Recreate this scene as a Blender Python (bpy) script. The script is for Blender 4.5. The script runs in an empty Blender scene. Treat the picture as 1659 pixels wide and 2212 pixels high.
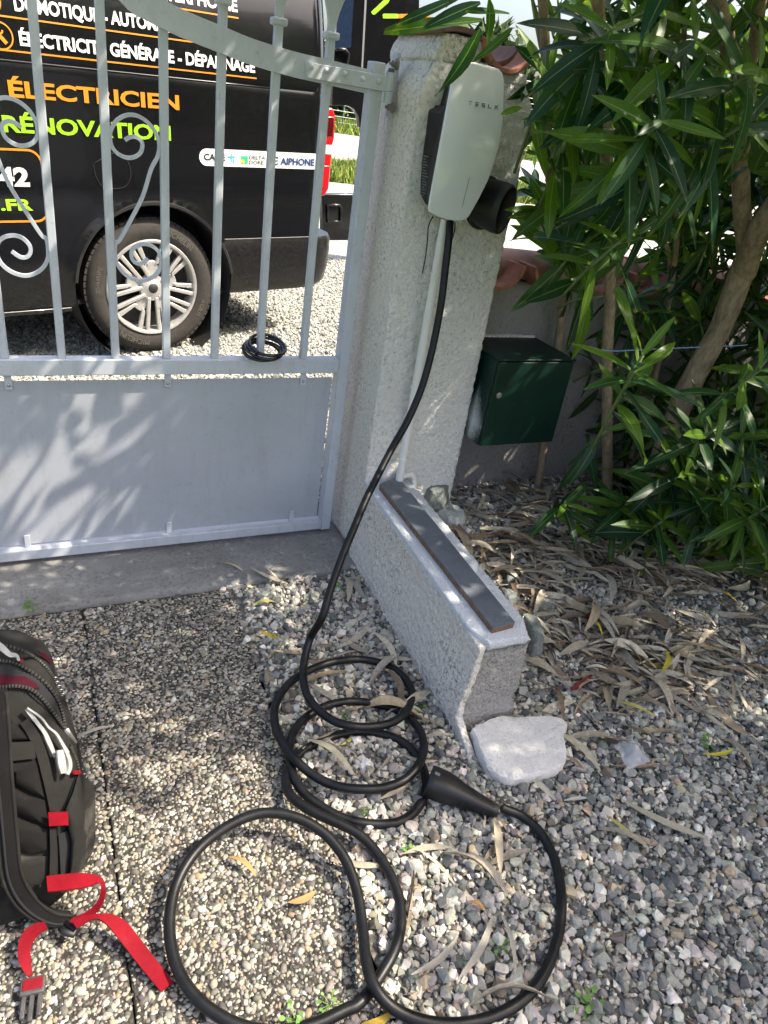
import bpy, bmesh, math, random
import numpy as np
from mathutils import Vector, Matrix, noise

random.seed(7)
rng = np.random.default_rng(7)
sc = bpy.context.scene
COL = sc.collection
rad = math.radians

# ------------------------------------------------------------------ camera, sky, sun, exposure
H = 1.32
CR = np.array([[0.9043739295, -0.0898502155, 0.4171747048],
               [-0.4029880225, -0.5014167210, 0.7656251862],
               [0.1403867846, -0.8605278675, -0.4896767709]])   # columns: right, down, forward
FP, IW, IH = 1533.0, 1659.0, 2212.0
cam_d = bpy.data.cameras.new('camera')
cam_d.sensor_fit = 'HORIZONTAL'
cam_d.sensor_width = 36.0
cam_d.lens = 36.0 * FP / IW
cam_d.clip_start = 0.02
cam_d.clip_end = 500
cam = bpy.data.objects.new('camera', cam_d)
COL.objects.link(cam)
cm = Matrix.Identity(4)
for i in range(3):
    cm[i][0] = CR[i, 0]; cm[i][1] = -CR[i, 1]; cm[i][2] = -CR[i, 2]
cm[2][3] = H
cam.matrix_world = cm
sc.camera = cam

SUN = Vector((0.70, -0.36, 1.0)).normalized()
world = bpy.data.worlds.new('World')
sc.world = world
world.use_nodes = True
wn = world.node_tree
sky = wn.nodes.new('ShaderNodeTexSky')
sky.sky_type = 'NISHITA'
sky.sun_disc = False
sky.sun_elevation = math.asin(SUN.z)
sky.sun_rotation = math.atan2(SUN.x, SUN.y)
sky.air_density = 1.0
sky.dust_density = 6.0
sky.ozone_density = 0.4
bg = wn.nodes['Background']
bg.inputs[1].default_value = 0.15
wn.links.new(sky.outputs[0], bg.inputs[0])
sun_d = bpy.data.lights.new('sun', 'SUN')
sun_d.energy = 3.6
sun_d.angle = rad(0.53)
sun_d.color = (1.0, 0.90, 0.74)
sun = bpy.data.objects.new('sun', sun_d)
COL.objects.link(sun)
sun.rotation_euler = SUN.to_track_quat('Z', 'Y').to_euler()
sc.view_settings.view_transform = 'Standard'
sc.view_settings.look = 'None'
sc.view_settings.exposure = 1.52
sc.view_settings.gamma = 1.0
sc.view_settings.use_curve_mapping = False
sc.cycles.max_bounces = 8
sc.cycles.transparent_max_bounces = 8
sc.cycles.use_denoising = True

# ------------------------------------------------------------------ measuring the photograph
def ray(px, py):
    return CR @ np.array([px - IW / 2, py - IH / 2, FP])

def at(px, py, X=None, Y=None, Z=None):
    d = ray(px, py)
    if Y is not None: t = Y / d[1]
    elif X is not None: t = X / d[0]
    else: t = (Z - H) / d[2]
    return Vector((d[0] * t, d[1] * t, H + d[2] * t))

def proj(p):
    c = CR.T @ (np.array(p, float) - np.array([0, 0, H]))
    if c[2] < 0.01: return (-9999.0, -9999.0, c[2])
    return (c[0] / c[2] * FP + IW / 2, c[1] / c[2] * FP + IH / 2, c[2])

SS = IW / 3024.0
def crop(x0, y0, w):
    k = w / 1659.0
    return lambda x, y: ((x0 + x * k) * SS, (y0 + y * k) * SS)
K1 = crop(0, 0, 1600); K2 = crop(0, 900, 1600); K3 = crop(1300, 0, 900)
K4 = crop(1200, 1100, 1100); K5 = crop(2000, 0, 1024); K6 = crop(1900, 1200, 1124)
K8 = crop(900, 2500, 1500); KB = crop(0, 2500, 700); KC = crop(0, 3100, 700)
KW = crop(200, 800, 800); KT = crop(1200, 0, 600); KS = crop(0, 0, 1000)
KL = crop(2100, 2200, 924); KH = crop(1900, 700, 600)
_k5 = 1000 / 1580.0
KP = lambda x, y: ((1250 + x * _k5) * SS, (1750 + y * _k5) * SS)

# ------------------------------------------------------------------ object helpers
def link(o, parent=None):
    COL.objects.link(o)
    if parent is not None: o.parent = parent
    return o

def tag(o, label=None, cat=None, group=None, kind=None):
    if label: o['label'] = label
    if cat: o['category'] = cat
    if group: o['group'] = group
    if kind: o['kind'] = kind
    return o

def empty(name, loc=(0, 0, 0), label=None, cat=None, group=None):
    o = bpy.data.objects.new(name, None)
    o.empty_display_size = 0.05
    COL.objects.link(o)
    o.location = loc
    return tag(o, label, cat, group)

def setv(o, parent):
    """parent without moving: parents here carry only a translation or matrix already applied"""
    o.parent = parent
    o.matrix_parent_inverse = parent.matrix_basis.inverted()
    return o

class MB:
    def __init__(self): self.v = []; self.f = []; self.uv = None
    def add(self, vs, fs):
        n = len(self.v)
        self.v += [tuple(p) for p in vs]
        self.f += [tuple(i + n for i in f) for f in fs]
        return self
    def box(self, x0, x1, y0, y1, z0, z1, M=None):
        vs = [Vector((x, y, z)) for x in (x0, x1) for y in (y0, y1) for z in (z0, z1)]
        if M is not None: vs = [M @ p for p in vs]
        return self.add(vs, [(0, 1, 3, 2), (4, 6, 7, 5), (0, 4, 5, 1), (2, 3, 7, 6), (0, 2, 6, 4), (1, 5, 7, 3)])
    def tube(self, pts, r, seg=10, closed=False, caps=True, flat=1.0, up=None):
        pts = [Vector(p) for p in pts]
        n = len(pts)
        rs = r if hasattr(r, '__len__') else [r] * n
        t0 = (pts[1] - pts[0]).normalized()
        a = Vector(up) if up is not None else (Vector((0, 0, 1)) if abs(t0.z) < 0.9 else Vector((1, 0, 0)))
        vs = []
        nrm = (a - t0 * a.dot(t0)).normalized()
        for i in range(n):
            if closed: t = (pts[(i + 1) % n] - pts[i - 1]).normalized()
            elif i == 0: t = t0
            elif i == n - 1: t = (pts[-1] - pts[-2]).normalized()
            else: t = (pts[i + 1] - pts[i - 1]).normalized()
            if up is not None: nrm = Vector(up)
            nrm = nrm - t * nrm.dot(t)
            nrm.normalize()
            b = t.cross(nrm)
            for k in range(seg):
                an = 2 * math.pi * (k + 0.5) / seg
                vs.append(pts[i] + nrm * (math.cos(an) * rs[i]) + b * (math.sin(an) * rs[i] * flat))
        fs = []
        for i in range(n if closed else n - 1):
            j = (i + 1) % n
            for k in range(seg):
                l = (k + 1) % seg
                fs.append((i * seg + k, i * seg + l, j * seg + l, j * seg + k))
        if caps and not closed:
            fs.append(tuple(range(seg - 1, -1, -1)))
            fs.append(tuple((n - 1) * seg + k for k in range(seg)))
        return self.add(vs, fs)
    def lathe(self, prof, M, seg=24, closed=False, a0=0.0, a1=2 * math.pi):
        """prof: list of (r, h), revolved about local z of M"""
        full = abs(a1 - a0 - 2 * math.pi) < 1e-6
        ns = seg if full else seg + 1
        vs = []
        for (r, h) in prof:
            for k in range(ns):
                an = a0 + (a1 - a0) * k / seg
                vs.append(M @ Vector((r * math.cos(an), r * math.sin(an), h)))
        fs = []
        m = len(prof)
        for i in range(m if closed else m - 1):
            j = (i + 1) % m
            for k in range(seg):
                l = (k + 1) % ns
                fs.append((i * ns + k, i * ns + l, j * ns + l, j * ns + k))
        return self.add(vs, fs)
    def prism(self, poly, M, h):
        """poly: 2d points, extruded from 0 to h along local z of M"""
        n = len(poly)
        vs = [M @ Vector((x, y, 0)) for x, y in poly] + [M @ Vector((x, y, h)) for x, y in poly]
        fs = [tuple(range(n - 1, -1, -1)), tuple(range(n, 2 * n))]
        for i in range(n):
            j = (i + 1) % n
            fs.append((i, j, n + j, n + i))
        return self.add(vs, fs)
    def ribbon(self, pts, wids, th=0.0015, side=None):
        """strip of webbing: pts centre line, wids list of half width vectors"""
        n = len(pts)
        vs = []
        for i in range(n):
            p = Vector(pts[i]); w = Vector(wids[i])
            a = Vector(pts[max(i - 1, 0)]); b = Vector(pts[min(i + 1, n - 1)])
            nn = (b - a).cross(w)
            nn = nn.normalized() * th if nn.length > 1e-9 else Vector((0, 0, th))
            vs += [p - w - nn, p + w - nn, p + w + nn, p - w + nn]
        fs = [(3, 2, 1, 0), (4 * n - 4, 4 * n - 3, 4 * n - 2, 4 * n - 1)]
        for i in range(n - 1):
            for k in range(4):
                l = (k + 1) % 4
                fs.append((4 * i + k, 4 * i + l, 4 * i + 4 + l, 4 * i + 4 + k))
        return self.add(vs, fs)
    def mesh(self, name, mat=None, smooth=False, sharp=None, fix=True):
        me = bpy.data.meshes.new(name)
        me.from_pydata(self.v, [], self.f)
        if fix:
            bm = bmesh.new(); bm.from_mesh(me)
            bmesh.ops.recalc_face_normals(bm, faces=bm.faces)
            bm.to_mesh(me); bm.free()
        if mat: me.materials.append(mat)
        if smooth:
            me.shade_smooth()
            if sharp: me.set_sharp_from_angle(angle=rad(sharp))
        return me
    def build(self, name, mat=None, parent=None, smooth=False, sharp=None, bevel=None, seg=2, fix=True):
        o = bpy.data.objects.new(name, self.mesh(name, mat, smooth, sharp, fix))
        link(o)
        if parent is not None: setv(o, parent)
        if bevel:
            m = o.modifiers.new('bevel', 'BEVEL')
            m.width = bevel; m.segments = seg; m.limit_method = 'ANGLE'; m.angle_limit = rad(35)
            if not smooth: o.data.shade_smooth(); o.data.set_sharp_from_angle(angle=rad(50))
        return o

def spline(pts, n=8):
    """Catmull-Rom through pts"""
    P = [Vector(p) for p in pts]
    P = [P[0] * 2 - P[1]] + P + [P[-1] * 2 - P[-2]]
    out = []
    for i in range(1, len(P) - 2):
        a, b, c, d = P[i - 1], P[i], P[i + 1], P[i + 2]
        for k in range(n):
            t = k / n
            out.append(0.5 * ((2 * b) + (c - a) * t + (2 * a - 5 * b + 4 * c - d) * t * t + (3 * b - a - 3 * c + d) * t ** 3))
    out.append(P[-2])
    return out

def np_mesh(name, V, F, mat, col=None, uv=None, smooth=False):
    """fast triangle / quad mesh from numpy arrays"""
    me = bpy.data.meshes.new(name)
    nv, nf, k = len(V), len(F), F.shape[1]
    me.vertices.add(nv); me.vertices.foreach_set('co', V.astype(np.float32).ravel())
    me.loops.add(nf * k); me.loops.foreach_set('vertex_index', F.astype(np.int32).ravel())
    me.polygons.add(nf)
    me.polygons.foreach_set('loop_start', np.arange(0, nf * k, k, dtype=np.int32))
    me.polygons.foreach_set('use_smooth', np.full(nf, smooth))
    if uv is not None:
        l = me.uv_layers.new(name='UVMap')
        l.data.foreach_set('uv', uv[F.ravel()].astype(np.float32).ravel())
    if col is not None:
        a = me.attributes.new('Col', 'FLOAT_COLOR', 'POINT')
        c = np.ones((nv, 4), np.float32); c[:, :3] = col
        a.data.foreach_set('color', c.ravel())
    me.materials.append(mat)
    me.update(calc_edges=True)
    me.validate()
    return me

# ------------------------------------------------------------------ materials
class NT:
    def __init__(self, name):
        self.m = bpy.data.materials.new(name); self.m.use_nodes = True
        self.t = self.m.node_tree; self.p = self.t.nodes['Principled BSDF']
        self.out = self.t.nodes['Material Output']
    def n(self, typ, **kw):
        nd = self.t.nodes.new(typ)
        for k, v in kw.items():
            if k in nd.inputs: nd.inputs[k].default_value = v
            else: setattr(nd, k, v)
        return nd
    def l(self, a, b): self.t.links.new(a, b)
    def coord(self, kind='Object'): return self.n('ShaderNodeTexCoord').outputs[kind]
    def noise(self, vec, scale, detail=6, rough=0.6, dist=0.0):
        nd = self.n('ShaderNodeTexNoise'); nd.inputs['Scale'].default_value = scale
        nd.inputs['Detail'].default_value = detail; nd.inputs['Roughness'].default_value = rough
        nd.inputs['Distortion'].default_value = dist
        self.l(vec, nd.inputs['Vector']); return nd.outputs['Fac']
    def voro(self, vec, scale, feature='F1', out='Distance'):
        nd = self.n('ShaderNodeTexVoronoi'); nd.feature = feature; nd.inputs['Scale'].default_value = scale
        self.l(vec, nd.inputs['Vector']); return nd.outputs[out]
    def ramp(self, fac, stops, interp='LINEAR'):
        nd = self.n('ShaderNodeValToRGB'); cr = nd.color_ramp; cr.interpolation = interp
        while len(cr.elements) < len(stops): cr.elements.new(0.5)
        for e, (p, c) in zip(cr.elements, stops):
            e.position = p
            e.color = (c, c, c, 1) if not hasattr(c, '__len__') else (*c, 1)
        self.l(fac, nd.inputs['Fac']); return nd.outputs['Color']
    def mix(self, fac, a, b, mode='MIX'):
        nd = self.n('ShaderNodeMix', data_type='RGBA', blend_type=mode)
        for s, v in ((nd.inputs[0], fac), (nd.inputs[6], a), (nd.inputs[7], b)):
            if hasattr(v, 'links') or hasattr(v, 'is_linked'): self.l(v, s)
            elif hasattr(v, '__len__'): s.default_value = (*v, 1)
            else: s.default_value = v
        return nd.outputs[2]
    def math(self, op, a, b=None):
        nd = self.n('ShaderNodeMath', operation=op)
        for s, v in ((nd.inputs[0], a), (nd.inputs[1], b)):
            if v is None: continue
            if hasattr(v, 'is_linked'): self.l(v, s)
            else: s.default_value = v
        return nd.outputs[0]
    def bump(self, h, strength=0.5, dist=0.002, prev=None):
        nd = self.n('ShaderNodeBump'); nd.inputs['Strength'].default_value = strength
        nd.inputs['Distance'].default_value = dist
        self.l(h, nd.inputs['Height'])
        if prev is not None: self.l(prev, nd.inputs['Normal'])
        return nd.outputs['Normal']
    def set(self, color=None, rough=None, normal=None, **kw):
        for s, v in ((self.p.inputs['Base Color'], color), (self.p.inputs['Roughness'], rough), (self.p.inputs['Normal'], normal)):
            if v is None: continue
            if hasattr(v, 'is_linked'): self.l(v, s)
            elif hasattr(v, '__len__'): s.default_value = (*v, 1)
            else: s.default_value = v
        for k, v in kw.items():
            self.p.inputs[k].default_value = v
        return self.m

def simple(name, col, rough=0.5, var=0.12, scale=30, bump=0.0, bscale=200, **kw):
    t = NT(name); v = t.coord()
    c2 = tuple(max(0, c * (1 - var)) for c in col); c1 = tuple(min(1, c * (1 + var)) for c in col)
    c = t.ramp(t.noise(v, scale), [(0.3, c2), (0.7, c1)])
    nm = t.bump(t.noise(v, bscale, 4), bump, 0.001) if bump else None
    return t.set(c, rough, nm, **kw)

def mat_gate(name, base, spots=0.25):
    t = NT(name); v = t.coord()
    a = t.noise(v, 6, 6); b = t.noise(v, 55, 8, 0.7); d = t.noise(v, 160, 4)
    c = t.ramp(a, [(0.3, tuple(x * 0.9 for x in base)), (0.7, base)])
    grime = t.ramp(b, [(0.56, 0.0), (0.72, 1.0)])
    c = t.mix(t.math('MULTIPLY', grime, spots), c, (0.22, 0.20, 0.18))
    chip = t.ramp(t.noise(v, 38, 8, 0.75), [(0.71, 0.0), (0.73, 1.0)])
    c = t.mix(t.math('MULTIPLY', chip, 0.6), c, (0.16, 0.15, 0.15))
    mp = t.n('ShaderNodeMapping'); mp.inputs['Scale'].default_value = (1.0, 1.0, 0.12); t.l(v, mp.inputs[0])
    streak = t.ramp(t.noise(mp.outputs[0], 30, 6, 0.7), [(0.50, 0.0), (0.75, 1.0)])
    c = t.mix(t.math('MULTIPLY', streak, 0.28), c, (0.24, 0.23, 0.21))
    sp2 = t.ramp(t.voro(v, 55), [(0.035, 1.0), (0.06, 0.0)])
    c = t.mix(t.math('MULTIPLY', sp2, 0.35), c, (0.17, 0.15, 0.13))
    return t.set(c, t.ramp(b, [(0.3, 0.38), (0.8, 0.6)]), t.bump(t.math('ADD', d, t.math('MULTIPLY', b, 0.6)), 0.25, 0.0012))

def mat_render(name, base, dark, lo=0.5, hi=0.68, lump=90, strength=0.8, gscale=7, coarse=True):
    """rough-cast wall render: dabs of plaster with grime caught between them"""
    t = NT(name); v = t.coord()
    n1 = t.noise(v, lump, 5, 0.6); n2 = t.noise(v, lump * 3.1, 4, 0.6); big = t.noise(v, gscale, 5)
    vo = t.voro(v, lump * 0.9, 'SMOOTH_F1')
    h = t.math('ADD', t.math('MULTIPLY', n1, 1.3), t.math('MULTIPLY', n2, 0.5))
    if coarse: h = t.math('SUBTRACT', h, t.math('MULTIPLY', vo, 0.8))
    pit = t.ramp(t.noise(v, lump * 1.3, 6, 0.72, 0.8), [(lo, 0.0), (hi, 1.0)])
    zone = t.ramp(big, [(0.35, 0.25), (0.65, 1.0)])
    c = t.ramp(big, [(0.3, tuple(x * 0.92 for x in base)), (0.7, base)])
    c = t.mix(t.math('MULTIPLY', pit, zone), c, dark)
    return t.set(c, 0.92, t.bump(h, strength, 0.007), **{'Specular IOR Level': 0.2})

M = {}
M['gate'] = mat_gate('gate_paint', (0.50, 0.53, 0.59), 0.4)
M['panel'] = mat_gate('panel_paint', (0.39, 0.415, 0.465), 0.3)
M['pillar'] = mat_render('rough_render', (0.82, 0.80, 0.78), (0.36, 0.355, 0.35), 0.52, 0.66, 85, 1.0)
M['cream'] = mat_render('stained_bounce_render', (0.84, 0.785, 0.71), (0.30, 0.275, 0.245), 0.50, 0.585, 80, 1.0, 5)  # warm bounce off the sunny ground put into the base, stains on top
M['bounce_cream'] = mat_render('weathered_bounce_render', (0.84, 0.79, 0.71), (0.38, 0.35, 0.31), 0.50, 0.62, 95, 1.0, 5)  # same bounced warmth in the base, with weathered specks
M['walltop'] = mat_render('granular_skylit_paint', (0.76, 0.78, 0.82), (0.28, 0.29, 0.31), 0.50, 0.66, 190, 0.8, 9, False)  # bluish cast of skylight put into the white paint
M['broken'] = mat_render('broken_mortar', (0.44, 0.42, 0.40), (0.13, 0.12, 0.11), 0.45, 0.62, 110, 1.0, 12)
M['oldwall'] = mat_render('grey_cement_render', (0.30, 0.28, 0.28), (0.13, 0.12, 0.12), 0.5, 0.7, 60, 0.7, 5)
M['terracotta'] = simple('terracotta', (0.36, 0.15, 0.10), 0.8, 0.3, 25, 0.4, 150)
M['ridge'] = simple('faded_ridge_tile', (0.30, 0.165, 0.135), 0.8, 0.25, 14, 0.4, 120)
M['tilebrown'] = simple('weathered_tile', (0.16, 0.085, 0.07), 0.85, 0.4, 30, 0.4, 120)
M['stone'] = mat_render('pale_stone', (0.76, 0.73, 0.70), (0.40, 0.36, 0.32), 0.5, 0.68, 120, 0.55, 18, False)
M['rock'] = mat_render('grey_green_rock', (0.20, 0.22, 0.21), (0.12, 0.13, 0.12), 0.45, 0.65, 60, 0.9, 22)
M['white_rock'] = mat_render('limewashed_rock', (0.48, 0.50, 0.49), (0.20, 0.24, 0.23), 0.55, 0.66, 60, 0.9, 22)
M['metal'] = simple('galvanised', (0.45, 0.45, 0.46), 0.4, 0.2, 60, 0.2, Metallic=0.9)
M['rust'] = simple('dark_bolt', (0.16, 0.14, 0.13), 0.7, 0.4, 90, 0.4)
M['pvc'] = simple('grey_pvc', (0.74, 0.73, 0.71), 0.45, 0.06, 12)
M['black_rubber'] = simple('black_rubber', (0.006, 0.0063, 0.0075), 0.42, 0.5, 35, 0.2, 300, **{'Specular IOR Level': 0.32})
M['black_plastic'] = simple('black_plastic', (0.008, 0.008, 0.009), 0.5, 0.2, 40, 0.15, 500)
M['black_gloss'] = simple('black_gloss', (0.008, 0.008, 0.01), 0.25, 0.2, 40)
M['glass_white'] = simple('white_glass', (0.68, 0.715, 0.77), 0.12, 0.03, 5, **{'Coat Weight': 0.6, 'Coat Roughness': 0.06})
M['grey_print'] = simple('grey_print', (0.13, 0.145, 0.16), 0.3, 0.02)
M['grey_label'] = simple('grey_label_print', (0.16, 0.16, 0.17), 0.5, 0.05)
M['mauve_silver'] = simple('silver', (0.55, 0.55, 0.54), 0.32, 0.08, 30, Metallic=0.75)

def attr_mat(name, rough=0.85, bump=0.3, bscale=350, dark=0.75):
    t = NT(name); v = t.coord()
    a = t.n('ShaderNodeAttribute', attribute_name='Col').outputs['Color']
    nz = t.ramp(t.noise(v, bscale * 0.4, 5, 0.7), [(0.3, dark), (0.7, 1.12)])
    c = t.mix(1.0, a, nz, 'MULTIPLY')
    return t.set(c, rough, t.bump(t.noise(v, bscale, 4), bump, 0.001), **{'Specular IOR Level': 0.3})
M['gravel'] = attr_mat('crushed_gravel', 0.88, 0.35, 300)
M['pebble'] = attr_mat('pebble', 0.75, 0.2, 400, 0.8)
M['litter'] = attr_mat('dry_leaf', 0.8, 0.5, 250, 0.6)

def leaf_mat():
    t = NT('oleander_leaf')
    a = t.n('ShaderNodeAttribute', attribute_name='Col').outputs['Color']
    uv = t.n('ShaderNodeUVMap').outputs['UV']
    sep = t.n('ShaderNodeSeparateXYZ'); t.l(uv, sep.inputs[0])
    dx = t.math('ABSOLUTE', t.math('SUBTRACT', sep.outputs['X'], 0.5))
    rib = t.ramp(dx, [(0.018, 1.0), (0.042, 0.0)])
    mapn = t.n('ShaderNodeMapping'); mapn.inputs['Scale'].default_value = (3.0, 60.0, 1.0); t.l(uv, mapn.inputs[0])
    vein = t.ramp(t.noise(mapn.outputs[0], 1.5, 3), [(0.35, 0.86), (0.65, 1.1)])
    blot = t.ramp(t.noise(t.coord(), 40, 4), [(0.3, 0.82), (0.7, 1.12)])
    c = t.mix(1.0, t.mix(1.0, a, vein, 'MULTIPLY'), blot, 'MULTIPLY')
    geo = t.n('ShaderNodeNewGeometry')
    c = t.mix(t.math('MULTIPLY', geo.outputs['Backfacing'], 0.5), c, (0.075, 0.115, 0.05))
    age = t.ramp(t.noise(t.coord('Generated'), 3.0, 4), [(0.5, 0.0), (0.7, 1.0)])
    tipb = t.ramp(sep.outputs['Y'], [(0.90, 0.0), (0.97, 1.0)])
    spt = t.ramp(t.noise(mapn.outputs[0], 5.0, 3), [(0.68, 0.0), (0.74, 1.0)])
    c = t.mix(t.math('MULTIPLY', t.math('MAXIMUM', tipb, spt), t.math('MULTIPLY', age, 0.7)), c, (0.20, 0.15, 0.05))
    c = t.mix(t.math('MULTIPLY', rib, 0.6), c, (0.24, 0.31, 0.13))
    t.set(c, 0.38, t.bump(t.noise(mapn.outputs[0], 2.0, 3), 0.15, 0.001), **{'Specular IOR Level': 0.3})
    tr = t.n('ShaderNodeBsdfTranslucent')
    t.l(t.mix(1.0, c, (2.2, 2.4, 0.6), 'MULTIPLY'), tr.inputs['Color'])
    mx = t.n('ShaderNodeMixShader'); mx.inputs[0].default_value = 0.36
    t.l(t.p.outputs[0], mx.inputs[1]); t.l(tr.outputs[0], mx.inputs[2])
    t.l(mx.outputs[0], t.out.inputs['Surface'])
    return t.m
M['leaf'] = leaf_mat()

def bark_mat():
    t = NT('oleander_bark'); v = t.coord()
    mapn = t.n('ShaderNodeMapping'); mapn.inputs['Scale'].default_value = (1, 1, 0.35); t.l(v, mapn.inputs[0])
    n1 = t.noise(mapn.outputs[0], 60, 6, 0.7)
    c = t.ramp(n1, [(0.3, (0.14, 0.10, 0.07)), (0.55, (0.31, 0.235, 0.16)), (0.75, (0.44, 0.36, 0.26))])
    sp = t.ramp(t.voro(v, 170), [(0.10, 1.0), (0.22, 0.0)])
    c = t.mix(t.math('MULTIPLY', sp, 0.5), c, (0.42, 0.36, 0.28))
    return t.set(c, 0.85, t.bump(t.math('ADD', n1, sp), 0.5, 0.002))
M['bark'] = bark_mat()
M['greenstem'] = simple('green_stem', (0.09, 0.13, 0.04), 0.6, 0.2, 40)

def ground_mat(name, c0, c1, c2, s=40, vs=60, bump=0.6):
    t = NT(name); v = t.coord()
    n = t.noise(v, s, 8, 0.7); vo = t.voro(v, vs)
    cell = t.voro(v, vs, 'F1', 'Color')
    sepc = t.n('ShaderNodeSeparateColor'); t.l(cell, sepc.inputs[0])
    c = t.ramp(sepc.outputs[0], [(0.1, c0), (0.5, c1), (0.9, c2)])
    c = t.mix(t.ramp(vo, [(0.35, 0.0), (0.75, 1.0)]), c, tuple(x * 0.45 for x in c0))
    c = t.mix(0.35, c, t.ramp(n, [(0.3, c0), (0.7, c2)]))
    h = t.math('SUBTRACT', t.math('MULTIPLY', n, 0.4), vo)
    return t.set(c, 0.95, t.bump(h, bump, 0.006), **{'Specular IOR Level': 0.2})
M['roadbase'] = ground_mat('gravel_lot', (0.22, 0.22, 0.20), (0.40, 0.41, 0.38), (0.58, 0.58, 0.54), 30, 75)
M['soil'] = ground_mat('gravelly_soil', (0.07, 0.06, 0.05), (0.15, 0.14, 0.125), (0.28, 0.27, 0.25), 35, 110)
M['matrix'] = ground_mat('cement_matrix', (0.028, 0.026, 0.023), (0.05, 0.047, 0.041), (0.085, 0.08, 0.07), 60, 160, 0.4)
M['lane'] = ground_mat('pale_lane', (0.36, 0.34, 0.31), (0.42, 0.40, 0.37), (0.48, 0.46, 0.42), 4, 30, 0.1)
M['grassground'] = ground_mat('grass_ground', (0.07, 0.11, 0.02), (0.12, 0.18, 0.035), (0.20, 0.24, 0.07), 3, 14, 0.3)

def concrete_mat():
    t = NT('stained_concrete'); v = t.coord()
    a = t.noise(v, 5, 8, 0.65); b = t.noise(v, 75, 10, 0.8, 0.2); d = t.noise(v, 220, 4)
    c = t.ramp(a, [(0.3, (0.15, 0.147, 0.14)), (0.7, (0.28, 0.277, 0.268))])
    c = t.mix(t.math('MULTIPLY', t.ramp(b, [(0.48, 0.0), (0.62, 1.0)]), t.ramp(t.noise(v, 9, 6, 0.7), [(0.38, 0.15), (0.62, 1.0)])), c, (0.085, 0.08, 0.072))
    c = t.mix(t.math('MULTIPLY', t.ramp(t.noise(v, 17, 8, 0.7), [(0.58, 0.0), (0.66, 1.0)]), 0.6), c, (0.42, 0.41, 0.39))
    return t.set(c, 0.95, t.bump(t.math('ADD', b, t.math('MULTIPLY', d, 0.5)), 0.5, 0.003))
M['concrete'] = concrete_mat()

# ------------------------------------------------------------------ rough solid
def rough_box(name, x0, x1, y0, y1, z0, z1, step, amp, mat, warp=None, freq=22.0, parent=None, fine=0.0, seed=0.0):
    nx = max(2, round((x1 - x0) / step)); ny = max(2, round((y1 - y0) / step)); nz = max(2, round((z1 - z0) / step))
    idx = {}; V = []; F = []
    def vid(i, j, k):
        key = (i, j, k)
        if key not in idx:
            p = Vector((x0 + (x1 - x0) * i / nx, y0 + (y1 - y0) * j / ny, z0 + (z1 - z0) * k / nz))
            if warp: p = warp(p)
            q = p * freq + Vector((seed, seed * 1.7, seed * 0.3))
            d = noise.noise_vector(q) * amp + noise.noise_vector(q * 3.3) * (amp * 0.55)
            if fine: d += noise.noise_vector(q * 9.0) * fine
            idx[key] = len(V); V.append(p + d)
        return idx[key]
    for i in range(nx):
        for j in range(ny):
            F.append((vid(i, j, 0), vid(i, j + 1, 0), vid(i + 1, j + 1, 0), vid(i + 1, j, 0)))
            F.append((vid(i, j, nz), vid(i + 1, j, nz), vid(i + 1, j + 1, nz), vid(i, j + 1, nz)))
    for i in range(nx):
        for k in range(nz):
            F.append((vid(i, 0, k), vid(i + 1, 0, k), vid(i + 1, 0, k + 1), vid(i, 0, k + 1)))
            F.append((vid(i, ny, k), vid(i, ny, k + 1), vid(i + 1, ny, k + 1), vid(i + 1, ny, k)))
    for j in range(ny):
        for k in range(nz):
            F.append((vid(0, j, k), vid(0, j, k + 1), vid(0, j + 1, k + 1), vid(0, j + 1, k)))
            F.append((vid(nx, j, k), vid(nx, j + 1, k), vid(nx, j + 1, k + 1), vid(nx, j, k + 1)))
    me = bpy.data.meshes.new(name)
    me.from_pydata(V, [], F)
    me.materials.append(mat)
    me.shade_smooth()
    o = bpy.data.objects.new(name, me); link(o)
    if parent is not None: setv(o, parent)
    return o

def sm(a, b, x):
    t = min(1, max(0, (x - a) / (b - a))); return t * t * (3 - 2 * t)

# ================================================================== SETTING
def road_z(x, y):
    return 0.045 * min(1.5, max(-5.0, x - 0.565)) * sm(2.25, 3.1, y) - 0.012
def garden_z(x, y):
    return 0.135 * sm(0.95, 1.85, y) * sm(0.95, 1.2, x) - 0.012

def sheet(name, xs, ys, zf, mat, kind='structure'):
    V = [(x, y, zf(x, y)) for y in ys for x in xs]
    n = len(xs)
    F = [(j * n + i, j * n + i + 1, (j + 1) * n + i + 1, (j + 1) * n + i) for j in range(len(ys) - 1) for i in range(n - 1)]
    me = bpy.data.meshes.new(name); me.from_pydata(V, [], F); me.materials.append(mat); me.shade_smooth()
    o = bpy.data.objects.new(name, me); link(o); o['kind'] = kind
    return o

fr = lambda a, b, n: [a + (b - a) * i / (n - 1) for i in range(n)]
sheet('ground', [-200, -20, -6, 6, 20, 200], [-200, -20, 0, 12, 40, 200], lambda x, y: -0.30, M['grassground'])
sheet('gravel_road', fr(-9, 14, 93), fr(2.2, 13.0, 60), road_z, M['roadbase'])
sheet('garden_gravel_bed', fr(0.44, 3.2, 50), fr(-1.6, 2.02, 60), garden_z, M['soil'])
sheet('road_verge', fr(-12, 26, 20), fr(12.9, 16.2, 6), lambda x, y: 0.05 + 0.02 * (y - 12.9), M['grassground'])
sheet('lane', fr(-20, 40, 10), fr(16.1, 33.0, 6), lambda x, y: 0.08, M['lane'])
sheet('meadow', fr(-30, 60, 10), fr(32.9, 80.0, 6), lambda x, y: 0.09 + 0.004 * (y - 32.9), M['grassground'])

# threshold of the gateway
thr = rough_box('threshold', -1.6, 0.90, 1.742, 2.25, -0.12, 0.0, 0.03, 0.004, M['concrete'], freq=9, fine=0.001)
thr['kind'] = 'structure'

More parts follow.
